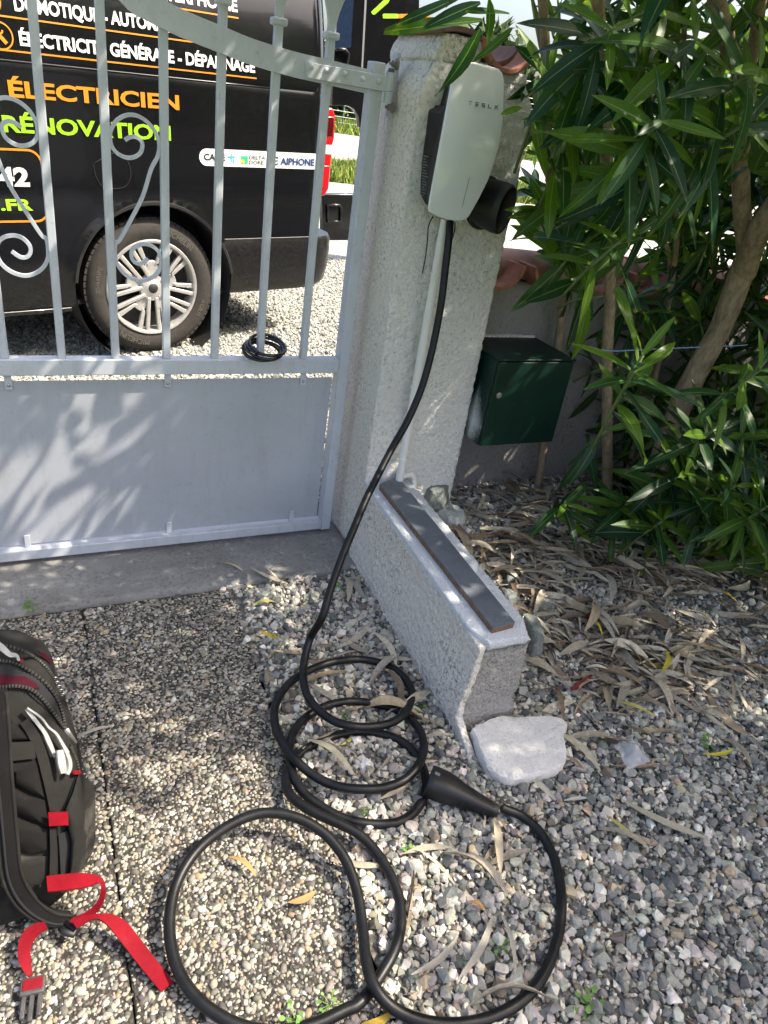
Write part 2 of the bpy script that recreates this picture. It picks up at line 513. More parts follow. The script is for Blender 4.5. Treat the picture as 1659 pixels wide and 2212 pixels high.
# driveway slabs with exposed pebbles
drive = empty('driveway', (0, 0.8, 0)); drive['kind'] = 'structure'
SEAMS = [-1.19, -0.78, -0.37, 0.041, 0.452]
for a, b in zip(SEAMS[:-1], SEAMS[1:]):
    MB().box(a + 0.0012, b - 0.0012, -1.0, 1.738, -0.07, -0.012).build('paving_slab', M['matrix'], drive, bevel=0.004)

# ------------------------------------------------------------------ stones as joined geometry
def stone_variants(n, pts, squash, smooth_level=0, seed=1):
    r = random.Random(seed); out = []
    for k in range(n):
        bm = bmesh.new()
        if smooth_level:
            bmesh.ops.create_icosphere(bm, subdivisions=smooth_level, radius=0.5)
            for v in bm.verts:
                v.co *= 1 + 0.42 * noise.noise(v.co * 2.4 + Vector((k * 7.1, 0, 0)))
        else:
            for i in range(pts):
                v = Vector((r.gauss(0, 1), r.gauss(0, 1), r.gauss(0, 1))).normalized() * r.uniform(0.40, 0.56)
                bm.verts.new(v)
            res = bmesh.ops.convex_hull(bm, input=bm.verts)
            bmesh.ops.delete(bm, geom=[e for e in res['geom_interior'] if isinstance(e, bmesh.types.BMVert)], context='VERTS')
        bmesh.ops.triangulate(bm, faces=bm.faces)
        sx = r.uniform(0.9, 1.75) if smooth_level else r.uniform(0.85, 1.35); sz = squash * r.uniform(0.8, 1.2)
        V = np.array([(v.co.x * sx, v.co.y, v.co.z * sz) for v in bm.verts])
        for i, v in enumerate(bm.verts): v.index = i
        F = np.array([[v.index for v in f.verts] for f in bm.faces])
        bm.free(); out.append((V, F))
    return out

def rot_batch(n, tilt, r):
    yaw = r.uniform(0, 2 * np.pi, n); ta = r.uniform(0, 2 * np.pi, n); tt = r.normal(0, tilt, n)
    c, s = np.cos(yaw), np.sin(yaw); z = np.zeros(n); o = np.ones(n)
    Rz = np.stack([np.stack([c, -s, z], 1), np.stack([s, c, z], 1), np.stack([z, z, o], 1)], 1)
    ax, ay = np.cos(ta), np.sin(ta); ct, st = np.cos(tt), np.sin(tt); vt = 1 - ct
    Rt = np.stack([np.stack([ct + ax * ax * vt, ax * ay * vt, ay * st], 1),
                   np.stack([ax * ay * vt, ct + ay * ay * vt, -ax * st], 1),
                   np.stack([-ay * st, ax * st, ct], 1)], 1)
    return Rt @ Rz

def scatter_stones(name, P, size, colr, variants, mat, tilt=0.5, smooth=False):
    n = len(P); which = rng.integers(0, len(variants), n); Rm = rot_batch(n, tilt, rng)
    Vs, Fs, Cs, off = [], [], [], 0
    for k, (V, F) in enumerate(variants):
        sel = np.where(which == k)[0]
        if not len(sel): continue
        W = np.einsum('nij,vj->nvi', Rm[sel], V) * size[sel][:, None, None] + P[sel][:, None, :]
        m = len(V)
        Vs.append(W.reshape(-1, 3)); Cs.append(np.repeat(colr[sel], m, axis=0))
        Fs.append((F[None] + (np.arange(len(sel)) * m)[:, None, None] + off).reshape(-1, 3))
        off += len(sel) * m
    me = np_mesh(name, np.vstack(Vs), np.vstack(Fs), mat, np.vstack(Cs), smooth=smooth)
    o = bpy.data.objects.new(name, me); link(o); return o

def jitter(x0, x1, y0, y1, step, j=0.5):
    xs = np.arange(x0, x1, step); ys = np.arange(y0, y1, step * 0.9)
    X, Y = np.meshgrid(xs, ys); X = X + (np.arange(len(ys)) % 2)[:, None] * step * 0.5
    X = X + rng.uniform(-j, j, X.shape) * step; Y = Y + rng.uniform(-j, j, Y.shape) * step
    return np.stack([X.ravel(), Y.ravel()], 1)

def palette(n, cols, weights, jit=0.20):
    cols = np.array(cols); w = np.array(weights, float); w /= w.sum()
    c = cols[rng.choice(len(cols), n, p=w)]
    return np.clip(c * rng.uniform(1 - jit, 1 + jit, (n, 1)) * rng.uniform(1 - jit * 0.3, 1 + jit * 0.3, (n, 3)), 0.01, 0.9)

def in_view(P, m=60):
    c = (P - np.array([0, 0, H])) @ CR
    x = c[:, 0] / c[:, 2] * FP + IW / 2; y = c[:, 1] / c[:, 2] * FP + IH / 2
    return (c[:, 2] > 0.05) & (x > -m) & (x < IW + m) & (y > -m) & (y < IH + m)

GCOL = [(0.43, 0.40, 0.345), (0.32, 0.305, 0.27), (0.52, 0.485, 0.42), (0.22, 0.22, 0.205), (0.11, 0.115, 0.112), (0.41, 0.325, 0.225), (0.68, 0.645, 0.57), (0.20, 0.17, 0.135)]
GW = [5, 5, 4, 4, 2.6, 1.0, 2.6, 1.0]
ANG = stone_variants(14, 13, 0.8, 0, 3)
RND = stone_variants(10, 0, 0.62, 1, 5)
RND2 = stone_variants(8, 0, 0.7, 2, 8)

# loose gravel of the garden bed
p1 = jitter(0.40, 2.7, -0.15, 2.0, 0.0125); p2 = jitter(0.47, 2.7, -0.15, 2.0, 0.019)
q = np.vstack([p1, p2])
edge = 0.452 + 0.018 * np.sin(q[:, 1] * 9) + 0.02 * np.sin(q[:, 1] * 23 + 1)
keep = q[:, 0] > edge + rng.normal(0, 0.012, len(q))
keep &= ~((q[:, 1] > 1.738 + 0.012 * np.sin(q[:, 0] * 31)) & (q[:, 0] < 0.92))
bare = np.array([noise.noise(Vector((a * 2.6, b * 2.6, 4.0))) for a, b in q])
keep &= (rng.uniform(0, 1, len(q)) > np.clip((bare - 0.24) * 6, 0, 0.85))
keep &= ~((q[:, 0] > 0.89) & (q[:, 0] < 1.04) & (q[:, 1] > 1.06) & (q[:, 1] < 1.85))
q = q[keep]
n = len(q)
sz = np.clip(rng.lognormal(np.log(0.0142), 0.36, n), 0.006, 0.032)
zz = np.array([garden_z(a, b) for a, b in q]) + sz * rng.uniform(0.12, 0.42, n)
P = np.column_stack([q, zz])
vis = in_view(P, 90); P, sz = P[vis], sz[vis]
gs = scatter_stones('garden_gravel', P, sz, palette(len(P), GCOL, GW), ANG + RND2[:3], M['gravel'], 0.6)
tag(gs, 'loose crushed grey and white gravel spread beside the driveway slabs', 'gravel', kind='stuff')

# pebbles set in the slabs
PC = [(0.31, 0.28, 0.225), (0.25, 0.23, 0.195), (0.185, 0.172, 0.152), (0.39, 0.36, 0.305), (0.115, 0.107, 0.096), (0.27, 0.215, 0.145), (0.44, 0.425, 0.39), (0.06, 0.057, 0.052)]
PW = [5, 5, 4, 3, 3, 1.6, 1.8, 2.0]
q = np.vstack([jitter(-0.55, 0.47, 0.40, 1.735, 0.0069, 0.62)])
ok = np.ones(len(q), bool)
for s in SEAMS[1:-1]: ok &= np.abs(q[:, 0] - s - 0.004 * np.sin(q[:, 1] * 40)) > 0.0034
ok &= q[:, 0] < 0.452 + 0.015 * np.sin(q[:, 1] * 9)
q = q[ok]; n = len(q)
sz = np.clip(rng.lognormal(np.log(0.0068), 0.38, n), 0.0028, 0.017)
P = np.column_stack([q, -0.012 + sz * rng.uniform(-0.16, 0.06, n)])
vis = in_view(P, 60); P, sz = P[vis], sz[vis]
pb = scatter_stones('slab_pebbles', P, sz, palette(len(P), PC, PW), RND, M['pebble'], 0.25, True)
tag(pb, 'small rounded tan and grey pebbles set in the driveway slabs', 'pebbles', kind='stuff')

# road gravel beyond the gate
q = np.vstack([jitter(-0.9, 3.4, 2.22, 4.4, 0.0165), jitter(-1.0, 4.0, 4.4, 6.4, 0.024)])
n = len(q)
sz = np.clip(rng.lognormal(np.log(0.0165), 0.3, n), 0.008, 0.034)
P = np.column_stack([q, np.array([road_z(a, b) for a, b in q]) + sz * rng.uniform(0.1, 0.4, n)])
vis = in_view(P, 20); P, sz = P[vis], sz[vis]
RC = [(0.42, 0.42, 0.385), (0.34, 0.345, 0.32), (0.50, 0.49, 0.445), (0.26, 0.27, 0.25), (0.18, 0.195, 0.185), (0.44, 0.39, 0.31)]
rs = scatter_stones('road_gravel', P, sz, palette(len(P), RC, [5, 5, 3, 3, 2, 1]), ANG[:8], M['gravel'], 0.6)
tag(rs, 'sunlit crushed gravel under and around the parked van', 'gravel', kind='stuff')

# grass of the verge and meadow seen in the gap beyond the van
def blades(name, area, count, h, label):
    x0, x1, y0, y1, z = area
    P = np.column_stack([rng.uniform(x0, x1, count), rng.uniform(y0, y1, count), np.full(count, z)])
    P = P[in_view(P, 30)]
    n = len(P)
    a = rng.uniform(0, 2 * np.pi, n); hh = h * rng.uniform(0.5, 1.3, n); w = 0.012 + hh * 0.05
    dx, dy = np.cos(a), np.sin(a); lx, ly = rng.normal(0, 0.3, n) * hh, rng.normal(0, 0.3, n) * hh
    A = P + np.column_stack([-dx * w, -dy * w, 0 * w]); B = P + np.column_stack([dx * w, dy * w, 0 * w])
    C = P + np.column_stack([lx, ly, hh])
    V = np.stack([A, B, C], 1).reshape(-1, 3); F = np.arange(3 * n).reshape(-1, 3)
    cc = np.repeat(palette(n, [(0.14, 0.22, 0.03), (0.22, 0.28, 0.05), (0.30, 0.30, 0.08), (0.09, 0.15, 0.02)], [4, 3, 1.5, 3], 0.2), 3, axis=0)
    o = bpy.data.objects.new(name, np_mesh(name, V, F, M['litter'], cc)); link(o)
    return tag(o, label, 'grass', kind='stuff')
blades('verge_grass', (1.5, 16, 12.95, 16.1, 0.06), 26000, 0.22, 'sunlit green grass verge between gravel lot and pale lane')
blades('meadow_grass', (6, 36, 33, 44, 0.09), 16000, 0.45, 'far grass strip in front of the wire fence')

# ================================================================== GATEWAY
# ---- gate pillar
pil = empty('gate_pillar', (1.07, 2.0, 0), 'tall white rough-rendered gate pillar with clay tiles on top', 'pillar')
def pw(p):
    k = sm(1.36, 1.46, p.z) * 0.045
    x = p.x + (k if p.x < 1.0 else -k if p.x > 1.2 else 0)
    y = p.y + (k * 0.4 if p.y < 1.86 else -k * 1.6 if p.y > 2.1 else 0)
    return Vector((x, y, p.z))
core = rough_box('shaft', 0.909, 1.247, 1.83, 2.185, -0.1, 1.455, 0.0064, 0.0030, M['pillar'], pw, 62, pil, 0.0)
core.data.materials.append(M['bounce_cream'])
for f in core.data.polygons:
    if f.normal.x < -0.6: f.material_index = 1  # side facing the gate takes the bounce-warmed copy of the render
# coping tiles: one barrel tile face down, one channel tile face up
def barrel(r, th, y0, y1, cx, cz, a0, a1, n=18):
    mb = MB()
    prof = []
    for i in range(n + 1):
        a = a0 + (a1 - a0) * i / n; prof.append((cx + math.cos(a) * (r + th), cz + math.sin(a) * (r + th)))
    for i in range(n, -1, -1):
        a = a0 + (a1 - a0) * i / n; prof.append((cx + math.cos(a) * r, cz + math.sin(a) * r))
    m = len(prof)
    vs = [(x, y0, z) for x, z in prof] + [(x, y1, z) for x, z in prof]
    fs = []
    for i in range(n):
        fs.append((i, i + 1, m - 2 - i, m - 1 - i)); fs.append((m + m - 1 - i, m + m - 2 - i, m + i + 1, m + i))
    for i in range(m):
        j = (i + 1) % m; fs.append((i, m + i, m + j, j))
    return mb.add(vs, fs)
rough_box('mortar_cap', 0.948, 1.070, 1.845, 2.13, 1.44, 1.500, 0.009, 0.0022, M['cream'], lambda p: Vector((p.x + (0.018 * sm(1.46, 1.50, p.z) if p.x < 1.0 else 0), p.y, p.z)), 50, pil, 0.0)
barrel(0.16, 0.013, 1.838, 2.15, 1.005, 1.346, rad(66), rad(110), 10).build('tile', M['tilebrown'], pil, bevel=0.002)
barrel(0.070, 0.014, 1.826, 2.16, 1.142, 1.522, rad(192), rad(345)).build('tile', M['terracotta'], pil, bevel=0.003)
barrel(0.078, 0.013, 1.90, 2.20, 1.142, 1.545, rad(205), rad(335)).build('tile', M['tilebrown'], pil, bevel=0.003)
rough_box('mortar_cap', 1.075, 1.215, 1.84, 2.13, 1.42, 1.447, 0.009, 0.0022, M['pillar'], None, 50, pil, 0.0)
# hinge plate and bolts on the pillar's reveal
hp = MB().box(0.899, 0.910, 1.975, 2.005, 1.30, 1.45).build('hinge_plate', M['gate'], pil, bevel=0.002)
for kx, ky in ((1618, 262), (1600, 440)):
    p = at(*K1(kx, ky), X=0.893)
    Mx = Matrix.Translation(p) @ Matrix.Rotation(rad(-90), 4, 'Y')
    b = MB().lathe([(0.0001, 0.012), (0.008, 0.012), (0.008, 0.002), (0.0135, 0.002), (0.0135, -0.004)], Mx, 6).build('bolt', M['rust'], pil, bevel=0.001)
    MB().lathe([(0.0001, 0.019), (0.004, 0.019), (0.004, 0.010)], Mx, 8).build('bolt_thread', M['rust'], b)

# ---- short return wall in front of the pillar
lw = empty('low_wall', (0.96, 1.4, 0), 'short knee-high white wall with broken end running out from the pillar', 'wall')
def lww(p):
    t = (1.83 - p.y) / 0.8
    x = p.x - 0.035 * t
    if p.z < 0.2 and p.x < 0.96: x -= 0.020 * (0.2 - p.z) / 0.2
    if p.x < 0.93: x -= 0.004
    y = p.y
    if p.y < 1.1: y += 0.005 * noise.noise(p * 30) - 0.012 * sm(0.05, 0.0, p.z)
    # rounded arris
    z = p.z
    if p.z > 0.24 and p.y < 1.06: z -= 0.012
    return Vector((x, y, z))
body = rough_box('masonry', 0.918, 1.066, 1.036, 1.828, -0.08, 0.255, 0.011, 0.0045, M['broken'], lww, 45, lw, 0.002, 3)
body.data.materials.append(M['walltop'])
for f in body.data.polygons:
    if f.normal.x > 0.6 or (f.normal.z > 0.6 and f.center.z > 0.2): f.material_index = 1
def skw(p):
    t = (1.83 - p.y) / 0.8
    x = p.x - 0.035 * t - (0.022 * (0.2 - p.z) / 0.2 if p.z < 0.2 else 0)
    e = 1.030 - 0.11 * min(1.0, max(0.0, (0.038 - p.z) / 0.05)) + 0.007 * noise.noise(Vector((p.z * 30, 1.0, 0)))
    y = 1.828 - (1.828 - p.y) * (1.828 - e) / 0.8
    return Vector((x, y, p.z))
rough_box('plaster_skin', 0.908, 0.926, 1.028, 1.828, -0.06, 0.256, 0.0072, 0.0022, M['cream'], skw, 70, lw, 0.0, 5)
def tpw(p):
    t = (1.83 - p.y) / 0.8
    x = p.x - 0.037 * t
    cxm = 0.988 - 0.037 * t
    if p.y < 1.10: x = cxm + (x - cxm) * (1 - 0.30 * sm(1.10, 1.02, p.y))
    return Vector((x, p.y, p.z))
rough_box('wall_top', 0.910, 1.070, 1.026, 1.832, 0.246, 0.268, 0.007, 0.0024, M['walltop'], tpw, 75, lw, 0.0, 9)

# ---- plank lying on the wall
pk = [at(*KP(*c), Z=0.288) for c in ((386, 245), (1095, 1140), (1230, 1105), (500, 200))]
def lam():
    t = NT('worn_laminate'); v = t.coord()
    n1 = t.noise(v, 9, 5); n2 = t.noise(v, 220, 4, 0.7)
    c = t.ramp(n1, [(0.3, (0.075, 0.085, 0.10)), (0.7, (0.13, 0.145, 0.17))])
    c = t.mix(t.math('MULTIPLY', t.ramp(n2, [(0.55, 0.0), (0.75, 1.0)]), 0.5), c, (0.30, 0.33, 0.37))
    return t.set(c, 0.5, t.bump(n2, 0.25, 0.001))
M['laminate'] = lam()
M['fibre'] = simple('brown_fibreboard', (0.16, 0.095, 0.06), 0.9, 0.5, 80, 0.8, 180)
plank = empty('plank', pk[0].lerp(pk[2], 0.5), 'grey laminate fibreboard plank lying on top of the low wall', 'plank')
mb = MB(); mb.add(pk + [p - Vector((0, 0, 0.004)) for p in pk], [(0, 1, 2, 3), (7, 6, 5, 4)] + [(i, (i + 1) % 4, 4 + (i + 1) % 4, 4 + i) for i in range(4)])
mb.build('laminate_face', M['laminate'], plank)
cpt = sum(pk, Vector()) / 4
q0 = [p + (cpt - p) * 0.004 - Vector((0, 0, 0.0041)) for p in pk]
mb = MB(); mb.add(q0 + [p - Vector((0, 0, 0.015)) for p in q0], [(0, 1, 2, 3), (7, 6, 5, 4)] + [(i, (i + 1) % 4, 4 + (i + 1) % 4, 4 + i) for i in range(4)])
mb.build('fibre_core', M['fibre'], plank)

# ---- boundary wall with clay coping, behind the mailbox
bw = empty('boundary_wall', (1.9, 2.1, 0), 'low grey cement boundary wall with clay tile coping behind the mailbox', 'wall')
rough_box('masonry', 1.235, 4.2, 2.0, 2.19, -0.1, 0.885, 0.03, 0.003, M['oldwall'], None, 18, bw, 0.001, 11)
x = 1.335
for i in range(9):
    barrel(0.078, 0.013, 1.935, 2.10, x, 0.962, rad(188), rad(352)).build('tile', M['terracotta'], bw, bevel=0.003)
    x += 0.212
def ridge(x0, x1, m):
    mb = MB(); n_ = 16; vs = []; fs = []
    for xx, r in ((x0, 0.098), (x1, 0.090)):
        for k in range(n_ + 1):
            a_ = rad(-8 + 196 * k / n_); vs.append((xx, 2.105 - math.cos(a_) * r, 0.905 + math.sin(a_) * r * 0.72))
        for k in range(n_, -1, -1):
            a_ = rad(-8 + 196 * k / n_); vs.append((xx, 2.105 - math.cos(a_) * (r - 0.013), 0.905 + math.sin(a_) * (r - 0.013) * 0.72))
    c_ = 2 * (n_ + 1)
    for k in range(c_): fs.append((k, (k + 1) % c_, c_ + (k + 1) % c_, c_ + k))
    for k in range(n_): fs += [(k, k + 1, c_ - 2 - k, c_ - 1 - k), (2 * c_ - 1 - k, 2 * c_ - 2 - k, c_ + k + 1, c_ + k)]
    return mb.add(vs, fs).build('ridge_tile', m, bw, smooth=True, sharp=40)
for i in range(7): ridge(1.252 + i * 0.36, 1.60 + i * 0.36 + 0.03, M['ridge'])

# ---- conduit
con = empty('conduit', (1.03, 1.81, 0.28), 'straight grey plastic conduit running down the pillar below the charger', 'conduit')
c0 = at(*K4(762, 0), Y=1.813); c0 = Vector((1.020, 1.797, 1.085)); c1 = Vector((1.016, 1.797, 0.285))
MB().tube([c0, c1], 0.0125, 16).build('pipe', M['pvc'], con, smooth=True, sharp=40)
for k in (0.18, 0.60, 0.90):
    p = c0.lerp(c1, k)
    MB().tube([p + Vector((0, 0, 0.004)), p - Vector((0, 0, 0.004))], 0.0150, 16).build('clip', M['pvc'], con, smooth=True, sharp=40)
el = spline([at(*K4(545, 1172), Y=1.815), at(*K4(590, 1168), Y=1.806), at(*K4(628, 1160), Y=1.80), at(*K4(650, 1180), Y=1.80), at(*K4(648, 1215), Y=1.80), at(*K4(646, 1260), Y=1.80)], 6)
o = MB().tube(el, 0.0085, 12).build('bent_pipe', M['pvc'], None, smooth=True, sharp=40)
tag(o, 'short bent grey pipe curling over the back of the low wall', 'pipe')

# ---- wall charger
ch = empty('wall_charger', (1.0, 1.83, 1.1), 'white glass-fronted wall charger mounted on the pillar', 'charger')
fo = [(925, 452), (985, 448), (1050, 452), (1150, 478), (1225, 503), (1250, 530), (1262, 580), (1260, 700), (1248, 900), (1225, 1060), (1190, 1190), (1140, 1320), (1080, 1440), (1010, 1565), (985, 1592), (930, 1605), (830, 1590), (760, 1560), (722, 1538), (716, 1510), (728, 1430), (760, 1260), (790, 1100), (825, 910), (855, 750), (880, 620), (900, 510), (908, 470)]
def fy(z):  # the face bows outwards towards the bottom
    t = (z - 1.09) / 0.35
    return 1.742 - 0.030 * math.sin(math.pi * min(1, max(0, t)) * 0.9 + 0.25) + 0.004 * t
fp = []
for c in fo:
    y = 1.73
    for _ in range(3):
        p = at(*K3(*c), Y=y); y = fy(p.z)
    fp.append(at(*K3(*c), Y=y))
cen = sum(fp, Vector()) / len(fp)
mb = MB(); rings = []
for s, dy in ((1.0, 0.006), (1.0, 0.0), (0.985, -0.0022), (0.95, -0.0030)):
    rings.append([Vector((cen.x + (p.x - cen.x) * s, p.y + dy, cen.z + (p.z - cen.z) * s)) for p in fp])
# inner grid by shrinking rings, following the bow
for s in (0.8, 0.6, 0.4, 0.2, 0.05):
    r = []
    for p in fp:
        x = cen.x + (p.x - cen.x) * s; z = cen.z + (p.z - cen.z) * s
        r.append(Vector((x, fy(z) - 0.0032 - 0.004 * (1 - s), z)))
    rings.append(r)
n = len(fp)
vs = [p for r in rings for p in r]; fs = []
for i in range(len(rings) - 1):
    for k in range(n):
        l = (k + 1) % n; fs.append((i * n + k, i * n + l, (i + 1) * n + l, (i + 1) * n + k))
fs.append(tuple((len(rings) - 1) * n + k for k in range(n)))
fs.append(tuple(range(n - 1, -1, -1)))
face = mb.add(vs, fs).build('glass_face', M['glass_white'], ch, smooth=True, sharp=45)
# black case behind the glass: side outline stepping back, then the mounting box
mb = MB(); prof = []
for s, y in ((0.965, 0.0055), (0.945, 0.016), (0.80, 0.040), (0.78, 0.085)):
    prof.append([Vector((cen.x + (p.x - cen.x) * s + (0.004 if s < 0.92 else 0), min(p.y + y, 1.829) if s > 0.9 else (1.788 if y < 0.05 else 1.8325), min(cen.z + (p.z - cen.z) * s, 1.43 if s > 0.9 else 1.345))) for p in fp])
vs = [p for r in prof for p in r]; fs = []
for i in range(3):
    for k in range(n):
        l = (k + 1) % n; fs.append((i * n + k, i * n + l, (i + 1) * n + l, (i + 1) * n + k))
fs.append(tuple(range(n))); fs.append(tuple(3 * n + k for k in range(n)))
mb.add(vs, fs).build('case', M['black_plastic'], ch, smooth=True, sharp=40)
side = [at(*K3(*c), Y=1.80) for c in ((755, 800), (835, 770), (870, 650), (890, 560), (980, 620), (980, 1480), (730, 1500), (690, 1420), (700, 1200))]
mb = MB(); m = len(side)
vs = [Vector((p.x, 1.758, p.z)) for p in side] + [Vector((p.x, 1.8328, p.z)) for p in side]
mb.add(vs, [tuple(range(m)), tuple(range(2 * m - 1, m - 1, -1))] + [(i, (i + 1) % m, m + (i + 1) % m, m + i) for i in range(m)])
mb.build('wiring_box', M['black_plastic'], ch, bevel=0.004)
# letters on the glass, drawn with bars
def glass_pt(x, z): return Vector((x, fy(z) - 0.0078, z))
lt = MB(); lh = 0.0085; lwid = 0.0092
def bar(x0, x1, z0, z1):
    vs = [glass_pt(x0, z0), glass_pt(x1, z0), glass_pt(x1, z1), glass_pt(x0, z1)]
    lt.add(vs + [p + Vector((0, 0.0006, 0)) for p in vs], [(0, 1, 2, 3), (7, 6, 5, 4), (0, 4, 5, 1), (1, 5, 6, 2), (2, 6, 7, 3), (3, 7, 4, 0)])
xs = [0.985 + i * 0.0185 for i in range(5)]; z0 = 1.3555; s = 0.0019
bar(xs[0], xs[0] + lwid, z0 + lh - s, z0 + lh); bar(xs[0] + lwid / 2 - s / 2, xs[0] + lwid / 2 + s / 2, z0, z0 + lh - 2 * s)
for k in range(3): bar(xs[1], xs[1] + lwid, z0 + k * (lh - s) / 2, z0 + k * (lh - s) / 2 + s)
for k in range(3): bar(xs[2], xs[2] + lwid, z0 + k * (lh - s) / 2, z0 + k * (lh - s) / 2 + s)
bar(xs[2], xs[2] + s, z0 + lh / 2 + s / 2, z0 + lh - s); bar(xs[2] + lwid - s, xs[2] + lwid, z0 + s, z0 + lh / 2 - s / 2)
bar(xs[3], xs[3] + s, z0, z0 + lh); bar(xs[3] + s, xs[3] + lwid, z0, z0 + s)
bar(xs[4], xs[4] + lwid, z0 + lh - s, z0 + lh); bar(xs[4], xs[4] + s, z0, z0 + lh - 2 * s); bar(xs[4] + lwid - s, xs[4] + lwid, z0, z0 + lh - 2 * s)
bar(xs[4] + s, xs[4] + lwid - s, z0 + lh * 0.42, z0 + lh * 0.42 + s)
lt.build('lettering', M['grey_print'], ch)
# status light slit
lt = MB(); bar(1.0185, 1.0195, 1.128, 1.20); lt.build('light_slit', M['grey_print'], ch)
# rating labels on the side of the case
lb = MB()
for i, z in enumerate(np.arange(1.135, 1.232, 0.0066)):
    yw = 0.014 + 0.022 * ((i * 37) % 10) / 10
    xl = side[7].x + (side[8].x - side[7].x) * (z - side[7].z) / (side[8].z - side[7].z) - 0.0012
    lb.box(xl, xl + 0.0008, 1.822 - yw, 1.822, z, z + 0.0026)
lb.build('rating_label', M['grey_label'], ch)
# cable ties hanging under the charger
for cc in (((748, 1570), (730, 1600), (712, 1650), (708, 1720), (700, 1800), (690, 1880), (668, 1985)), ((905, 1610), (905, 1660), (890, 1720), (865, 1780), (820, 1840), (775, 1880))):
    pts = spline([at(*K3(*c), Y=1.80 - 0.012 * i / 6) for i, c in enumerate(cc)], 5)
    t = MB().tube(pts, 0.0022, 6, flat=0.5).build('cable_tie', M['black_plastic'])
    tag(t, 'thin black cable tie dangling left of the conduit' if cc[0][0] == 748 else 'thin dark cable tie looped behind the charging cable', 'cable tie')

# ---- connector holster on the pillar
ho = empty('connector_holster', (1.16, 1.83, 1.13), 'black oval connector holster on the pillar below right of the charger', 'holster')
hc = at(*K3(1175, 1490), Y=1.79)
ax = Vector((0.50, -0.86, -0.10)).normalized()
zax = Vector((0, 0, 1)); bx = zax.cross(ax).normalized(); ux = ax.cross(bx)
Mh = Matrix((( bx.x, ux.x, ax.x, hc.x), (bx.y, ux.y, ax.y, hc.y), (bx.z, ux.z, ax.z, hc.z), (0, 0, 0, 1)))
Mh = Mh @ Matrix.Diagonal((0.88, 1.14, 1, 1))
MB().lathe([(0.048, -0.06), (0.055, -0.02), (0.058, 0.025), (0.057, 0.042), (0.053, 0.046), (0.048, 0.042), (0.044, 0.0), (0.040, -0.03), (0.0005, -0.032)], Mh, 36).build('cup', M['black_plastic'], ho, smooth=True, sharp=50)
Mn = Mh @ Matrix.Translation((0, 0, -0.03))
MB().lathe([(0.0005, 0.02), (0.014, 0.02), (0.016, 0.0)], Mn, 16).build('peg', M['black_plastic'], ho, smooth=True, sharp=50)
MB().lathe([(0.0005, 0.001), (0.06, 0.001), (0.064, -0.004), (0.064, -0.014)], Matrix.Translation((hc.x - 0.005, 1.818, hc.z)) @ Matrix.Rotation(rad(90), 4, 'X') @ Matrix.Diagonal((0.9, 1.1, 1, 1)), 30).build('back_plate', M['black_plastic'], ho, smooth=True, sharp=40)

# ---- charging cable on the ground
R_ = 0.0104
cab = []
for (px, py, Y) in ((972, 478, 1.775), (969, 520, 1.755), (962, 580, 1.74), (955, 640, 1.72), (945, 700, 1.71), (930, 770, 1.69), (910, 840, 1.665), (880, 910, 1.64), (847, 968, 1.60), (815, 1030, 1.55), (790, 1080, 1.505), (765, 1140, 1.455), (740, 1200, 1.41), (715, 1270, 1.355), (695, 1335, 1.315)):
    cab.append(at(px, py, Y=Y))
def g8(x, y, z):
    cab.append(at(*K8(x, y), Z=garden_z(0.5, 0.5) + R_ + 0.004 + z))
for c in ((362, 0, 0.105), (341, 60, 0.075), (326, 140, 0.052), (330, 220, 0.044), (352, 280, 0.044), (395, 330, 0.046), (460, 375, 0.046), (540, 398, 0.044), (620, 400, 0.040), (700, 385, 0.036), (760, 350, 0.032), (790, 300, 0.022), (798, 250, 0.014), (775, 200, 0.010), (730, 155, 0.008), (670, 125, 0.008), (590, 108, 0.010), (500, 110, 0.016), (410, 130, 0.022), (330, 165, 0.022), (265, 210, 0.018), (220, 270, 0.014), (200, 330, 0.014), (205, 400, 0.018), (235, 470, 0.030), (280, 530, 0.032), (340, 590, 0.024), (420, 640, 0.022), (500, 665, 0.022), (600, 672, 0.022), (680, 665, 0.022), (760, 635, 0.026), (810, 590, 0.030), (840, 540, 0.028), (850, 480, 0.022), (835, 420, 0.018), (800, 375, 0.014), (740, 330, 0.008), (660, 305, 0.004), (560, 290, 0.004), (480, 295, 0.006), (400, 320, 0.008), (330, 365, 0.006), (285, 420, 0.004), (265, 490, 0.006), (270, 560, 0.008), (290, 630, 0.012), (330, 690, 0.010), (400, 745, 0.006), (480, 790, 0.004), (560, 815, 0.002), (650, 825, 0.0), (740, 815, 0.0), (800, 780, 0.0), (845, 720, 0.0), (860, 650, 0.0), (850, 590, 0.0), (820, 530, 0.0), (770, 475, 0.0), (700, 440, 0.0), (600, 420, 0.0), (520, 425, 0.0), (430, 450, 0.0), (350, 490, 0.0), (290, 540, 0.002), (255, 600, 0.004), (250, 660, 0.010), (280, 710, 0.020), (340, 755, 0.026), (420, 795, 0.026), (500, 830, 0.024), (570, 870, 0.020), (630, 930, 0.014), (680, 1000, 0.010), (720, 1080, 0.008), (745, 1160, 0.006), (750, 1240, 0.006), (740, 1320, 0.006), (710, 1400, 0.006), (670, 1470, 0.004), (620, 1545, 0.0), (560, 1610, 0.0)): g8(*c)
def gd(px, py, z): cab.append(at(px, py, Z=-0.012 + R_ + 0.004 + z))
